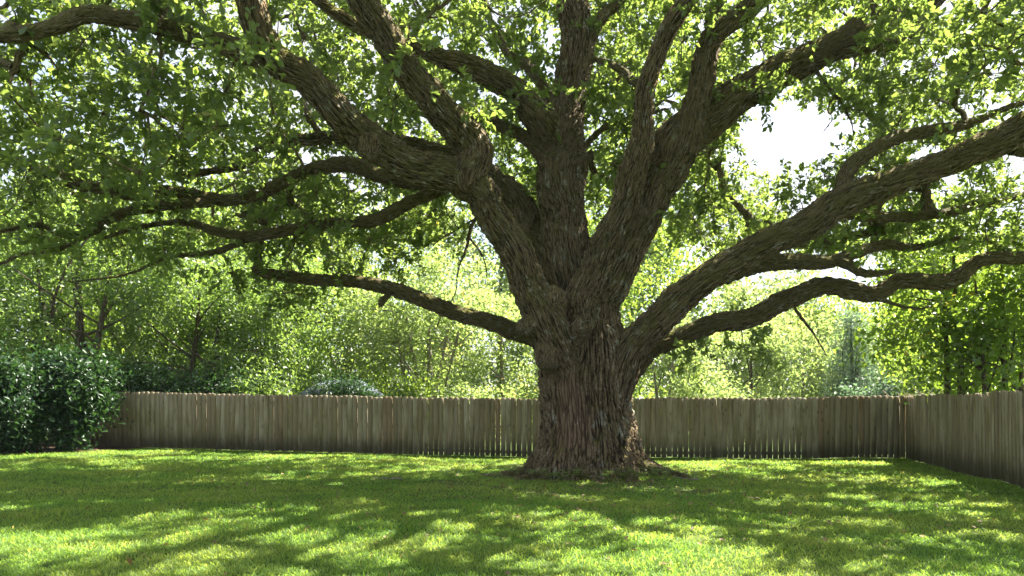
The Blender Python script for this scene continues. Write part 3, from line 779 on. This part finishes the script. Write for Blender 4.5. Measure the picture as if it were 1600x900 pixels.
# greedy tree: nearest clump joins first, to a limb or to a branch already grown
pool = nodes[nodes[:, 3] < .30]
nxyz = pool[:, :3].copy(); nrad = pool[:, 3].copy()
nodep = [-1] * len(nxyz)
D = ((centres[:, None] - nxyz[None]) ** 2).sum(-1)
best = D.argmin(1); bd = D.min(1)
done = np.zeros(len(centres), bool)
br_pts, br_parent = [], []
KB = 9
for it in range(len(centres)):
    i = int(np.where(done, 1e9, bd).argmin())
    done[i] = True
    s = nxyz[best[i]]; e = centres[i]
    d = e - s; L = np.linalg.norm(d) + 1e-6
    side = rng.normal(size=3); side -= d * side.dot(d) / L ** 2
    side = side / np.linalg.norm(side) * L * rng.uniform(.06, .18) + np.array([0, 0, .10 * L * rng.uniform(-.3, 1)])
    t = np.linspace(0, 1, KB)[:, None]
    pts = s + d * t + side * 4 * t * (1 - t) * .8 + rng.normal(size=(KB, 3)) * .018 * L * np.sin(t * PI)
    pts[0] = s
    br_pts.append(pts); br_parent.append(nodep[best[i]])
    new = pts[2:]
    base = len(nxyz)
    nxyz = np.vstack([nxyz, new]); nodep += [len(br_pts) - 1] * len(new)
    dn = ((centres[:, None] - new[None]) ** 2).sum(-1)
    m = dn.min(1)
    upd = (m < bd) & ~done
    best[upd] = base + dn.argmin(1)[upd]; bd[upd] = m[upd]
desc = np.ones(len(br_pts))
for i in range(len(br_pts) - 1, -1, -1):
    if br_parent[i] >= 0: desc[br_parent[i]] += desc[i]
br_pts = np.array(br_pts)
r0 = .012 * desc ** .5 + .006
r1 = np.maximum(.008, r0 * .45)
br_rad = r0[:, None] + (r1 - r0)[:, None] * np.linspace(0, 1, KB)[None] ** .8
br_rad[:, 0] *= 1.25

def bark_tubes(name, pts, rad, sides, parent, off, kind=None):
    v, f = tubes(pts, rad, sides)
    co = bark_coords_for_tubes(len(pts), pts.shape[1], sides, pts, rad, 2.2)
    n_ = len(v)
    o = mesh_np(name, v - off, [f], M_BARK, None, {'bark_co': co, 'bark_amp': np.repeat(np.repeat((rad * .12)[:, :, None], sides, 2).ravel(), 1), 'ruddy': np.zeros(n_)}, smooth=True)
    o.parent = parent
    if kind: o['kind'] = kind
    return o
# the ones that show largest are parts of their own
zc = br_pts[:, 4, 1]; pxc = 800 + br_pts[:, 4, 0] / zc * F; pyc = HOR - (br_pts[:, 4, 2] - CAMH) / zc * F
inview = (pxc > -20) & (pxc < 1620) & (pyc > -20) & (pyc < 900)
order = np.argsort(-(br_rad[:, 4] / zc * inview))
big = order[:90]; rest = np.setdiff1d(np.arange(len(br_pts)), big)
for i in big:
    bark_tubes('branch', br_pts[i:i + 1], br_rad[i:i + 1], 8, oak, OAKP)
bark_tubes('small_branches', br_pts[rest], br_rad[rest], 5, oak, OAKP, 'stuff')

# twigs and leaf whorls
NT = 11
nc = len(centres)
tw_c = np.repeat(centres, NT, 0)
tdir = rand_dirs(nc * NT); tdir[:, 2] = tdir[:, 2] * .75 + .05; tdir = norm(tdir)
tlen = rng.uniform(.32, .85, nc * NT)
tstart = tw_c - np.repeat(norm(br_pts[:, -1] - br_pts[:, -3])[np.argsort(np.argsort(np.arange(nc)))], NT, 0) * 0
tk = np.linspace(0, 1, 3)[None, :, None]
bend = rand_dirs(nc * NT) * .14; bend[:, 2] -= .10
tpts = tstart[:, None] + tdir[:, None] * tlen[:, None, None] * tk + bend[:, None] * tlen[:, None, None] * tk ** 2
trad = np.repeat(np.array([[.0075, .0055, .002]]), nc * NT, 0)
bark_tubes('twigs', tpts, trad, 3, oak, OAKP, 'stuff')
NWH, NL = 4, 6
fr = np.array([.42, .64, .84, 1.0])
base = tstart[:, None] + tdir[:, None] * (tlen[:, None] * fr)[..., None] + bend[:, None] * (tlen[:, None] * fr ** 2)[..., None]
base = np.repeat(base.reshape(-1, 3), NL, 0)
ax = np.repeat(tdir, NWH * NL, 0)
ld = norm(ax * rng.uniform(.1, .9, (len(ax), 1)) + rand_dirs(len(ax)) * .95)
ln = norm(rand_dirs(len(ax)) * .6 + np.repeat(rand_dirs(nc * NT) * .45, NWH * NL, 0) + np.array([0, 0, .75]))
base = base + rng.normal(size=base.shape) * .025
keepm = rng.random(len(base)) < np.repeat(rng.uniform(.55, 1.0, nc), NT * NWH * NL)
base, ld, ln = base[keepm], ld[keepm], ln[keepm]
LL = rng.uniform(.100, .185, len(base)); LW = LL * rng.uniform(.45, .62, len(base))
clump_tone = np.repeat(rng.uniform(0, .55, nc), NT * NWH * NL)[keepm]
tone = np.clip(clump_tone + rng.uniform(0, .45, len(base)), 0, 1)
bpx = 800 + base[:, 0] / base[:, 1] * F; bpy_ = HOR - (base[:, 2] - CAMH) / base[:, 1] * F
vis = (bpx > 0) & (bpx < 1600) & (bpy_ > 0) & (bpy_ < 600)
score = np.where(vis, LL / base[:, 1], 0)
pick = np.argsort(-score)[:300]
mask = np.ones(len(base), bool); mask[pick] = False
close = base[:, 1] < 11.0
for nm, mk_, fine_ in (('foliage', mask & close, True), ('foliage', mask & ~close, False)):
    v, f, k = leaves(base[mk_], ld[mk_], ln[mk_], LL[mk_], LW[mk_], fine_)
    print('oak leaves', mk_.sum())
    fol = mesh_np(nm, v - OAKP, [f], M_OAKLEAF, None, {'tone': np.repeat(tone[mk_], k)})
    fol.parent = oak
    fol['kind'] = 'stuff'
one = []
for q in range(6):
    v1, f1, k1 = leaves(np.zeros((1, 3)), np.array([[0, 1.0, 0]]), np.array([[0, 0, 1.0]]), np.array([1.0]), np.array([.5]), True)
    one.append(mesh_np('leaf', v1, [f1], M_OAKLEAF, None, {'tone': np.full(6, q / 6)}, link=False))
for j in pick:
    d_ = ld[j]; s_ = norm(np.cross(d_, ln[j])); n_ = np.cross(s_, d_)
    o = bpy.data.objects.new('leaf', one[min(5, int(tone[j] * 6))])
    C.objects.link(o)
    o.parent = oak
    Lq = LL[j]; Wq = LW[j] * 2
    o.matrix_local = Matrix(((s_[0] * Wq, d_[0] * Lq, n_[0] * Lq, base[j, 0] - OAKP[0]), (s_[1] * Wq, d_[1] * Lq, n_[1] * Lq, base[j, 1] - OAKP[1]), (s_[2] * Wq, d_[2] * Lq, n_[2] * Lq, base[j, 2] - OAKP[2]), (0, 0, 0, 1)))

# ------------------------------------------------------------------ shrubs and background trees
def blob_leaves(blobs, n, L, droop=0.0, shell=.45, fine=False, clump=26, up=.6, wid=.5, tone_spread=.6):
    """leaf clumps spread through a set of lobes (cx,cy,cz,rx,ry,rz)"""
    bl = np.asarray(blobs, float)
    wt = bl[:, 3] * bl[:, 4] + bl[:, 4] * bl[:, 5]; wt /= wt.sum()
    ncl = max(1, n // clump)
    which = rng.choice(len(bl), ncl, p=wt)
    d = rand_dirs(ncl)
    r = shell + (1 - shell) * rng.random(ncl) ** .6
    r *= 1 + .12 * rng.normal(size=ncl)
    cc = bl[which, :3] + d * r[:, None] * bl[which, 3:6]
    spread = L * rng.uniform(1.0, 2.6, (ncl, 1))
    c = np.repeat(cc, clump, 0) + rng.normal(size=(ncl * clump, 3)) * np.repeat(spread, clump, 0)
    ld = norm(np.repeat(d, clump, 0) * .5 + rand_dirs(len(c)) - np.array([0, 0, droop]))
    ln = norm(rand_dirs(len(c)) * .5 + np.repeat(rand_dirs(ncl) * .5, clump, 0) + np.array([0, 0, up]) + np.repeat(d, clump, 0) * .4)
    L = L * 1.35
    LLx = L * rng.uniform(.65, 1.25, len(c))
    v, f, k = leaves(c, ld, ln, LLx, LLx * wid * rng.uniform(.8, 1.2, len(c)), fine)
    lt = rng.uniform(0, 1, len(bl))[which]
    tn = np.clip(np.repeat(.55 * lt + .3 * rng.uniform(0, tone_spread / .6, ncl), clump) + rng.uniform(0, .25, len(c)), 0, 1)
    return v, f, np.repeat(tn, k), cc

def tree(px, z, label, stems, blobs, n, L, leafm, barkm, group, name='tree', spread=.5, cat='tree', **kw):
    """a tree beyond the fence: stems = [(dx0, lean, height, r0)], blobs relative to the foot"""
    x = (px - 800) / F * z
    g = float(ground(x, z))
    t = thing(name, (x, z, g), label, cat, group)
    bl = np.asarray(blobs, float)
    v, f, tn, cc = blob_leaves(bl, n, L, **kw)
    allp, allr = [], []
    for dx0, lean, h, r0_ in stems:
        K = 10
        tt = np.linspace(0, 1, K)
        wob = rng.uniform(-.12, .12, 2)
        p = np.stack([dx0 + lean * h * tt ** 1.2 + wob[0] * np.sin(tt * 5), wob[1] * np.sin(tt * 4) + 0 * tt, -.1 + h * tt], -1)
        rr = r0_ * (1 - .72 * tt) * (1 + .5 * np.exp(-tt * 14))
        tv, tf = tubes(p[None], rr[None], 10)
        o = mesh_np('trunk', tv, [tf], barkm, None, smooth=True); o.parent = t
        # limbs into the lobes
        nb = max(3, int(10 / len(stems)))
        for q in rng.choice(len(cc), min(nb * 2, len(cc)), replace=False):
            k0 = rng.integers(3, K - 1)
            s = p[k0]; e = cc[q] * .92 + s * .08
            if e[2] < s[2] - .3: continue
            tq = np.linspace(0, 1, 7)[:, None]
            mid = rng.normal(size=3) * .10 * np.linalg.norm(e - s); mid[2] += .08 * np.linalg.norm(e - s)
            allp.append(s + (e - s) * tq + mid * 4 * tq * (1 - tq) * .7)
            allr.append(np.linspace(rr[k0] * .55, .012, 7))
    if allp:
        for ap, ar in zip(allp, allr):
            tv, tf = tubes(ap[None], ar[None], 5)
            mesh_np('branch', tv, [tf], barkm, None, smooth=True).parent = t
    o = mesh_np('crown', v, [f], leafm, None, {'tone': tn})
    o.parent = t
    return t

def lobes(n, rx, ry, z0, z1, r, seed, cx=0):
    q = np.random.default_rng(seed)
    res = []
    for _ in range(n):
        a = q.uniform(0, 2 * PI); k = q.uniform(.15, 1) ** .6
        s = q.uniform(.7, 1.25)
        res.append((cx + rx * k * math.cos(a), ry * k * math.sin(a), q.uniform(z0, z1), r * s, r * s, r * s * q.uniform(.6, .9)))
    return res

GB = 'trees growing beyond the back fence'
# left bank, dense and dark
tree(112, 23.5, 'dark leafy tree with forked trunk rising behind the shrubs at far left', [(0, .06, 6.5, .22), (.35, .16, 6.0, .17), (-.3, -.14, 6.0, .17)], lobes(22, 3.6, 2.4, 2.6, 8.4, 1.25, 1), 16000, .13, M_LEAF_DEEP, M_DARKBARK, GB)
tree(-60, 24.5, 'dark broad tree at the left edge, beyond the shrubs', [(0, .05, 6.5, .2)], lobes(20, 3.6, 2.4, 1.5, 8.2, 1.3, 2), 12000, .14, M_LEAF_DEEP, M_DARKBARK, GB)
tree(300, 25.0, 'bushy deep green tree reaching down to the fence top left of the shed', [(0, .03, 5.5, .14), (.5, .10, 5, .12)], lobes(26, 3.4, 2.0, .9, 6.6, 1.1, 3), 17000, .12, M_LEAF_DEEP, M_DARKBARK, GB)
tree(430, 27.0, 'rounded mid green tree overhanging the little shed roof', [(0, .02, 6.0, .15), (-.4, -.1, 5.5, .12)], lobes(26, 3.2, 2.2, 1.8, 7.0, 1.15, 4), 17000, .12, M_LEAF_DEEP, M_DARKBARK, GB)
tree(205, 29.0, 'tall green tree standing in the second row at left', [(0, .02, 9.0, .2)], lobes(24, 4.0, 2.4, 3.5, 11, 1.5, 5), 13000, .17, M_LEAF_MID, M_DARKBARK, GB)
tree(545, 31.0, 'loose light green tree just right of the shed roof', [(0, .0, 7, .14)], lobes(22, 3.4, 2.2, 2.2, 7.6, 1.2, 6), 13000, .14, M_LEAF_MID, M_GREYBARK, GB)
tree(668, 28.5, 'pale tree with grey stems fanning out of one foot, left of the oak trunk', [(0, .02, 6.2, .17), (.10, .28, 5.2, .09), (-.25, -.10, 5.6, .12), (.2, .13, 6, .1), (-.3, -.26, 4.6, .07)], lobes(24, 3.3, 2.2, 2.8, 7.0, 1.0, 7), 12500, .13, M_LEAF_PALE, M_GREYBARK, GB)
tree(780, 33.0, 'yellow green tree glowing just left of the oak trunk', [(0, .03, 6.5, .15)], lobes(24, 3.4, 2.4, 1.2, 7.2, 1.15, 8), 13000, .15, M_LEAF_PALE, M_GREYBARK, GB)
tree(905, 36.0, 'light green tree hidden mostly by the oak trunk', [(0, .0, 7, .16)], lobes(24, 3.8, 2.4, 1.5, 8.5, 1.3, 9), 11000, .17, M_LEAF_MID, M_GREYBARK, GB)
tree(1045, 30.0, 'thin leaved pale tree with several grey stems, right of the oak trunk', [(0, .05, 5.0, .13), (.3, .22, 4.6, .08), (-.3, -.12, 4.8, .09), (.5, .35, 4.2, .07)], lobes(22, 2.9, 2.0, 1.8, 5.4, .9, 10), 9500, .13, M_LEAF_PALE, M_GREYBARK, GB)
tree(1170, 34.0, 'low yellow tree in full sun under the lower right limb', [(0, .05, 4.2, .14), (-.4, -.2, 4, .1)], lobes(24, 3.2, 2.0, .9, 4.9, .95, 11), 11500, .14, M_LEAF_PALE, M_DARKBARK, GB)
tree(1255, 37.0, 'sunny yellow green tree left of the blue conifer', [(0, .0, 5.2, .14)], lobes(24, 3.2, 2.0, 1.0, 6.0, 1.1, 12), 11000, .16, M_LEAF_PALE, M_GREYBARK, GB)
con = [(rr * math.cos(a), rr * math.sin(a), zz, .42 + .5 * (1 - zz / 6), .42 + .5 * (1 - zz / 6), .35) for zz in np.linspace(.6, 5.6, 12) for a, rr in ((q_ * 2.1 + zz, 1.15 * (1 - zz / 6.2)) for q_ in range(3))]
tree(1332, 33.0, 'narrow blue green conifer standing near the right corner', [(0, 0, 5.6, .12)], con, 13000, .12, M_LEAF_BLUE, M_DARKBARK, GB, name='conifer', clump=10, wid=.28, droop=.2)
tree(1420, 36.0, 'pale green tree showing above the right corner of the fence', [(0, .03, 5.2, .14)], lobes(20, 3.0, 2.0, .8, 5.4, 1.0, 13), 9500, .16, M_LEAF_MID, M_GREYBARK, GB)
# behind the side fence on the right
tree(1478, 18.0, 'broad leaved young tree with twin dark trunks behind the side fence', [(0, .0, 5.2, .105), (.36, -.02, 5.4, .12)], lobes(22, 1.75, 1.3, 1.75, 5.0, .62, 14, .2), 3000, .125, M_LEAF_BRIGHT, M_DARKBARK, 'trees growing beyond the side fence', fine=True, wid=.62, clump=9)
tree(1538, 17.2, 'leaning slim tree between the twin trunks and the right edge', [(0, -.04, 5.2, .07), (.34, .03, 5.4, .085)], lobes(20, 1.8, 1.3, 1.9, 5.2, .62, 15), 2400, .12, M_LEAF_BRIGHT, M_DARKBARK, 'trees growing beyond the side fence', fine=True, wid=.6, clump=9)
tree(1605, 17.5, 'slim straight tree at the right edge behind the side fence', [(0, -.01, 5.6, .07), (-.25, .03, 5.2, .05)], lobes(22, 2.0, 1.5, 2.2, 5.6, .7, 16), 3000, .125, M_LEAF_BRIGHT, M_DARKBARK, 'trees growing beyond the side fence', fine=True, wid=.6, clump=9)
tree(1560, 25.0, 'dense green tree filling in behind the slim trunks at right', [(0, .0, 6, .14)], lobes(24, 3.0, 2.0, 1.0, 6.4, 1.1, 17), 12000, .14, M_LEAF_MID, M_DARKBARK, GB)
# far row
far_labels = ['tall hazy green tree in the far row at the left edge', 'tall far tree seen over the second row at left', 'far tree rising above the shed', 'far tree seen above the pale grey stemmed tree', 'far tall tree directly behind the oak stem', 'far tree in the gap right of the oak', 'far tree behind the sunny yellow trees', 'far tree beyond the blue conifer', 'far tree above the side fence at the right edge']
for i, (fx, fz, hh, m_) in enumerate(((-40, 46, 18, M_LEAF_DEEP), (170, 48, 18, M_LEAF_MID), (380, 46, 16, M_LEAF_MID), (600, 50, 18.5, M_LEAF_PALE), (780, 52, 20, M_LEAF_PALE), (985, 48, 17, M_LEAF_MID), (1180, 52, 13, M_LEAF_PALE), (1350, 50, 10, M_LEAF_MID), (1540, 44, 14, M_LEAF_MID))):
    tree(fx, fz, far_labels[i], [(0, .01, hh * .8, .25)], lobes(34, 5.4, 3.0, 1.0, hh - 1.5, 1.8, 40 + i), 14000, .30, m_, M_DARKBARK, 'tall trees in the far row')

# understorey bushes along the outside of the fence
def bush(px, z, h, wd, label, n, L, m_, group=None, seed=0, name='bush', gloss=False, fine=False, **kw):
    x = (px - 800) / F * z; g = float(ground(x, z))
    t = thing(name, (x, z, g), label, 'bush', group)
    q = np.random.default_rng(seed)
    bl = [(q.uniform(-.6, .6) * wd, q.uniform(-.5, .5) * wd * .8, q.uniform(.25, .78) * h, .42 * wd * q.uniform(.7, 1.1), .42 * wd * q.uniform(.7, 1.1), .30 * h * q.uniform(.7, 1.1)) for _ in range(14)]
    bl += [(q.uniform(-1.05, 1.05) * wd, q.uniform(-.8, .6) * wd, q.uniform(.3, 1.0) * h, .20 * wd * q.uniform(.6, 1.2), .20 * wd * q.uniform(.6, 1.2), .14 * h) for _ in range(12)]
    v, f, tn, cc = blob_leaves(bl, n, L, shell=.5, fine=fine, **kw)
    v[:, 2] = np.maximum(v[:, 2], .03)
    o = mesh_np('foliage', v, [f], m_, None, {'tone': tn}); o.parent = t
    S = []
    for q_ in range(7):
        e = cc[q.integers(len(cc))]
        tq = np.linspace(0, 1, 6)[:, None]
        S.append(np.array([q.uniform(-.2, .2), q.uniform(-.2, .2), -.05]) * (1 - tq) + e * tq + np.array([0, 0, .3]) * tq * (1 - tq))
    for s in S:
        tv, tf = tubes(s[None], np.linspace(.045, .01, 6)[None], 5)
        mesh_np('stem', tv, [tf], M_DARKBARK, None, smooth=True).parent = t
    return t
GU = 'bushes along the outside of the fence'
bush(235, 23.4, 2.6, 1.5, 'dark bush peeping over the left end of the back fence', 7000, .11, M_LAUREL, GU, 1)  # shade of the gaps above the fence put into a darker leaf colour
bush(345, 23.6, 2.5, 1.6, 'shady bush over the fence, second from its left end', 7000, .11, M_LAUREL, GU, 2)  # dark leaf colour stands in for shaded gaps here too
bush(408, 24.0, 2.4, 1.3, 'green bush over the fence just left of the shed', 6000, .11, M_LEAF_DEEP, GU, 3)
bush(622, 26.0, 2.3, 1.4, 'olive bush over the fence between shed and grey stems', 6000, .11, M_LEAF_MID, GU, 4)
bush(535, 23.4, 2.4, 1.1, 'dark blue green bush over the fence in front of the shed roof', 9000, .085, M_LAUREL, GU, 9)
bush(735, 26.0, 2.2, 1.4, 'pale bush over the fence right of the grey stems', 6000, .11, M_LEAF_PALE, GU, 5)
bush(1110, 27.0, 2.2, 1.5, 'sunny bush low over the fence right of the oak', 5500, .12, M_LEAF_PALE, GU, 6)
bush(1385, 26.0, 2.3, 1.3, 'bluish bush over the fence beside the conifer', 5500, .11, M_LEAF_BLUE, GU, 7)
# the two dark glossy shrubs in the bed
bush(100, 20.2, 2.7, 1.12, 'dark glossy evergreen shrub against the left end of the fence', 17000, .115, M_LAUREL, 'glossy shrubs in the bed', 21, name='shrub', fine=True, clump=10, wid=.45, tone_spread=.3)
bush(5, 18.9, 2.3, 1.05, 'dark glossy evergreen shrub at the left edge, nearest the lawn', 17000, .115, M_LAUREL, 'glossy shrubs in the bed', 22, name='shrub', fine=True, clump=10, wid=.45, tone_spread=.3)
bush(-110, 18.0, 2.8, 1.3, 'dark glossy shrub beyond the left edge of the bed', 9000, .12, M_LAUREL, 'glossy shrubs in the bed', 23, name='shrub', fine=True, clump=10, wid=.45, tone_spread=.3)

# little shed whose roof shows over the fence
sx = (536 - 800) / F * 24.6
shed = thing('shed', (sx, 24.6, float(ground(sx, 24.6)) - .05), 'small shed with grey blue hip roof peeping over the fence', 'shed')
we, de, ev, rg = 1.25, 0.9, 1.86, 2.30
V = np.array([(-we + .15, -de + .15, 0), (we - .15, -de + .15, 0), (we - .15, de - .15, 0), (-we + .15, de - .15, 0), (-we + .15, -de + .15, ev), (we - .15, -de + .15, ev), (we - .15, de - .15, ev), (-we + .15, de - .15, ev)])
mesh_np('wall', V, [np.array([(0, 1, 5, 4), (1, 2, 6, 5), (2, 3, 7, 6), (3, 0, 4, 7)])], M_SHEDWALL).parent = shed
V = np.array([(-we, -de, ev - .02), (we, -de, ev - .02), (we, de, ev - .02), (-we, de, ev - .02), (-we + .6, 0, rg), (we - .6, 0, rg), (-we, -de, ev - .12), (we, -de, ev - .12), (we, de, ev - .12), (-we, de, ev - .12)])
mesh_np('roof', V, [np.array([(0, 1, 5, 4), (2, 3, 4, 5), (0, 6, 7, 1), (1, 7, 8, 2), (2, 8, 9, 3), (3, 9, 6, 0), (6, 9, 8, 7)]), np.array([(1, 2, 5), (3, 0, 4)])], M_ROOF).parent = shed

# dry brush caught over the corner of the fence
bp0 = np.array([B[0] + .5, B[1] + .8, 0.0])
bp0[2] = float(ground(bp0[0], bp0[1]))
pile = thing('dry_brush', tuple(bp0), 'tangle of bare dry twigs piled behind the right corner of the fence', 'brush')
NB = 420
e0 = np.stack([rng.uniform(-.3, 1.9, NB), rng.uniform(-.5, .8, NB), rng.uniform(.3, 1.7, NB)], -1)
dv = rand_dirs(NB) * np.array([1, .6, .55]); dv = norm(dv)
tq = np.linspace(0, 1, 5)[None, :, None]
bpts = e0[:, None] + dv[:, None] * rng.uniform(.4, 1.0, NB)[:, None, None] * (tq - .5) + rng.normal(size=(NB, 1, 3)) * .25 * tq * (1 - tq)
bpts[:, :, 2] = np.clip(bpts[:, :, 2], .03, 2.05)
tv, tf = tubes(bpts, np.repeat(np.array([[.010, .009, .008, .006, .004]]), NB, 0), 4)
o = mesh_np('twigs', tv, [tf], M_STRAW); o.parent = pile; o['kind'] = 'stuff'

# ------------------------------------------------------------------ soft summer air
hm, hn, ho = newmat('haze')
pv = node(hn, 'ShaderNodeVolumePrincipled', Density=0.0003, Anisotropy=0.2)
pv.inputs['Color'].default_value = (0.93, 0.96, 1.0, 1)
hn.links.new(pv.outputs[0], ho.inputs['Volume'])
hv = np.array([(x_, y_, z_) for z_ in (-1.2, 24) for y_ in (-6, 64) for x_ in (-48, 48)], float)
haze = mesh_np('haze', hv, [np.array([(0, 2, 3, 1), (4, 5, 7, 6), (0, 1, 5, 4), (2, 6, 7, 3), (0, 4, 6, 2), (1, 3, 7, 5)])], hm)
tag(haze, kind='stuff')

# ------------------------------------------------------------------ grass, weeds round the trunk
def grass_field(n, z0, z1, power):
    u = rng.random(n)
    y = (z0 ** power + u * (z1 ** power - z0 ** power)) ** (1 / power)
    x = rng.uniform(-1, 1, n) * (y * .76 + 1.2)
    return x, y
gxs, gys = [], []
x, y = grass_field(310000, 4.8, 22.5, .55)
cxo = P(917, 700, OAK_Z)[0]
dO = np.hypot(x - cxo, y - OAK_Z)
bz = lambda p: (p[1] < 0)
inside = np.ones(len(x), bool)
d1 = (B - A) / np.linalg.norm(B - A); n1 = np.array([d1[1], -d1[0]])
inside &= ((x - A[0]) * n1[0] + (y - A[1]) * n1[1]) > .05
n2 = np.array([-SIDE[1], SIDE[0]])
inside &= ((x - B[0]) * n2[0] + (y - B[1]) * n2[1]) > .05
inside &= dO > 1.02
inside &= ~((y > 17) & (x < bed_edge(np.clip(y, 17, 21.7))))
bare = np.sin(x * 1.9 + 1) * np.sin(y * 2.3 + .4) + .5 * np.sin(x * 4.1 + y * 3.3)
inside &= ~((dO < 3.4) & (bare > .25) & (rng.random(len(x)) < .8))
x, y = x[inside], y[inside]
N = len(x)
g = ground(x, y)
scale = np.clip(y / 7, .8, 2.4)
tuft = .5 + .5 * np.sin(x * 2.7 + np.sin(y * 3.1) * 1.5) * np.sin(y * 3.7 + np.sin(x * 2.3))
hgt = rng.uniform(.028, .062, N) * (.75 + .55 * tuft) * (.85 + .15 * scale)
wd = .0037 * scale * rng.uniform(.7, 1.3, N) * np.where(y < 10.5, 1, 1.5)
ang = rng.uniform(0, 2 * PI, N)
lean = norm(np.stack([np.cos(ang), np.sin(ang), 0 * ang], -1)) * rng.uniform(.3, 1.9, (N, 1)) * hgt[:, None]
a2 = rng.uniform(0, 2 * PI, N)
sd = np.stack([np.cos(a2), np.sin(a2), 0 * a2], -1) * wd[:, None]
b0 = np.stack([x, y, g - .004], -1)
mid = b0 + lean * .35 + np.array([0, 0, 1]) * hgt[:, None] * .62
tip = b0 + lean + np.array([0, 0, 1]) * hgt[:, None] * rng.uniform(.75, 1.0, (N, 1))
gv = np.stack([b0 - sd * .8, b0 + sd * .8, mid + sd, mid - sd, tip], 1).reshape(-1, 3)
ib = (np.arange(N) * 5)[:, None]
gtone = np.clip(rng.random(N) * .8 + .2 * tuft, 0, 1)
grass = mesh_np('grass', gv, [ib[y < 10.5] + np.array([[0, 1, 2, 3]]), ib[y < 10.5] + np.array([[3, 2, 4]]), ib[y >= 10.5] + np.array([[0, 1, 4]])], M_GRASS, None, {'tone': np.repeat(gtone, 5)})
tag(grass, 'short green grass blades covering the whole lawn', 'grass', kind='stuff')
print('grass', N)

# ferny weeds round the foot of the oak
c_, d_, n_ = [], [], []
for (wx, wy) in ((-1.1, -.95), (-.85, -1.25), (-.45, -1.35), (-.2, -1.3), (.55, -1.35), (.85, -1.4), (1.1, -1.2), (1.4, -1.0), (-1.5, -.6), (.2, -1.45), (1.8, -.8), (-1.9, -.5), (1.25, -1.5), (-.65, -1.5)):
    bxw, byw = cxo + wx, OAK_Z + wy
    for q_ in range(9):
        a = rng.uniform(0, 2 * PI); ln_ = rng.uniform(.10, .26)
        for t in np.linspace(.25, 1, 7):
            p = np.array([bxw + math.cos(a) * ln_ * t, byw + math.sin(a) * ln_ * t, float(ground(bxw, byw)) + .22 * math.sin(t * 2.2) * (ln_ / .26) + .02])
            for sgn in (-1, 1):
                c_.append(p); d_.append((math.cos(a + sgn * 1.2), math.sin(a + sgn * 1.2), .1)); n_.append((0, 0, 1))
c_ = np.array(c_); d_ = norm(np.array(d_)); n_ = norm(np.array(n_) + rng.normal(size=(len(n_), 3)) * .3)
v, f, k = leaves(c_, d_, n_, rng.uniform(.04, .075, len(c_)), .022, False)
weeds = mesh_np('weeds', v, [f], M_LEAF_DEEP, None, {'tone': np.repeat(rng.random(len(c_)), k)})
tag(weeds, 'low ferny weeds growing round the foot of the oak', 'weeds', kind='stuff')

# brown leaves and broken twigs dropped on the lawn
NLf = 900
lx = rng.normal(cxo, 3.6, NLf); ly = rng.normal(OAK_Z - 2, 3.4, NLf)
okl = (ly > 5.5) & (ly < 18.5) & (np.hypot(lx - cxo, ly - OAK_Z) > 1.15)
lx, ly = lx[okl], ly[okl]
cl = np.stack([lx, ly, ground(lx, ly) + rng.uniform(.02, .045, len(lx))], -1)
dl = rand_dirs(len(lx)); dl[:, 2] *= .25; dl = norm(dl)
nl = norm(rand_dirs(len(lx)) * .45 + np.array([0, 0, 1]))
v, f, k = leaves(cl, dl, nl, rng.uniform(.05, .11, len(lx)), .05, False)
M_DRYLEAF = leaf_mat('dry_leaf', (0.12, 0.075, 0.035), (0.30, 0.21, 0.10), (0.22, 0.13, 0.05), 0.3, 0.03, 0.5)
lit = mesh_np('leaf_litter', v, [f], M_DRYLEAF, None, {'tone': np.repeat(rng.random(len(lx)), k)})
tag(lit, 'brown fallen oak leaves scattered over the lawn near the trunk', 'leaves', kind='stuff')
for i, (dx, dy, L_, lb) in enumerate(((-1.9, -.25, .55, 'grey fallen twig lying left of the oak foot'), (1.75, -1.3, .5, 'broken brown twig lying right of the oak foot'), (-4.0, -1.0, .6, 'dry stick on the lawn well left of the oak'))):
    a = rng.uniform(0, PI); x0, y0 = cxo + dx, OAK_Z + dy
    g0 = float(ground(x0, y0)) + .03
    st = thing('fallen_twig', (x0, y0, g0), lb, 'twig')
    tq = np.linspace(-.5, .5, 7)[:, None]
    pts = np.array([math.cos(a), math.sin(a), .02]) * L_ * tq + rng.normal(size=(7, 3)) * np.array([.02, .02, .006])
    v1, f1 = tubes(pts[None], np.linspace(.016, .006, 7)[None], 6)
    mesh_np('stem', v1, [f1], M_GREYBARK, None, smooth=True).parent = st
    for q_ in (2, 4):
        e = pts[q_] + np.array([math.cos(a + .8), math.sin(a + .8), .12]) * L_ * .3
        v1, f1 = tubes(np.array([[pts[q_], (pts[q_] + e) / 2 + .01, e]]), np.array([[.008, .006, .003]]), 5)
        mesh_np('side_shoot', v1, [f1], M_GREYBARK, None, smooth=True).parent = st
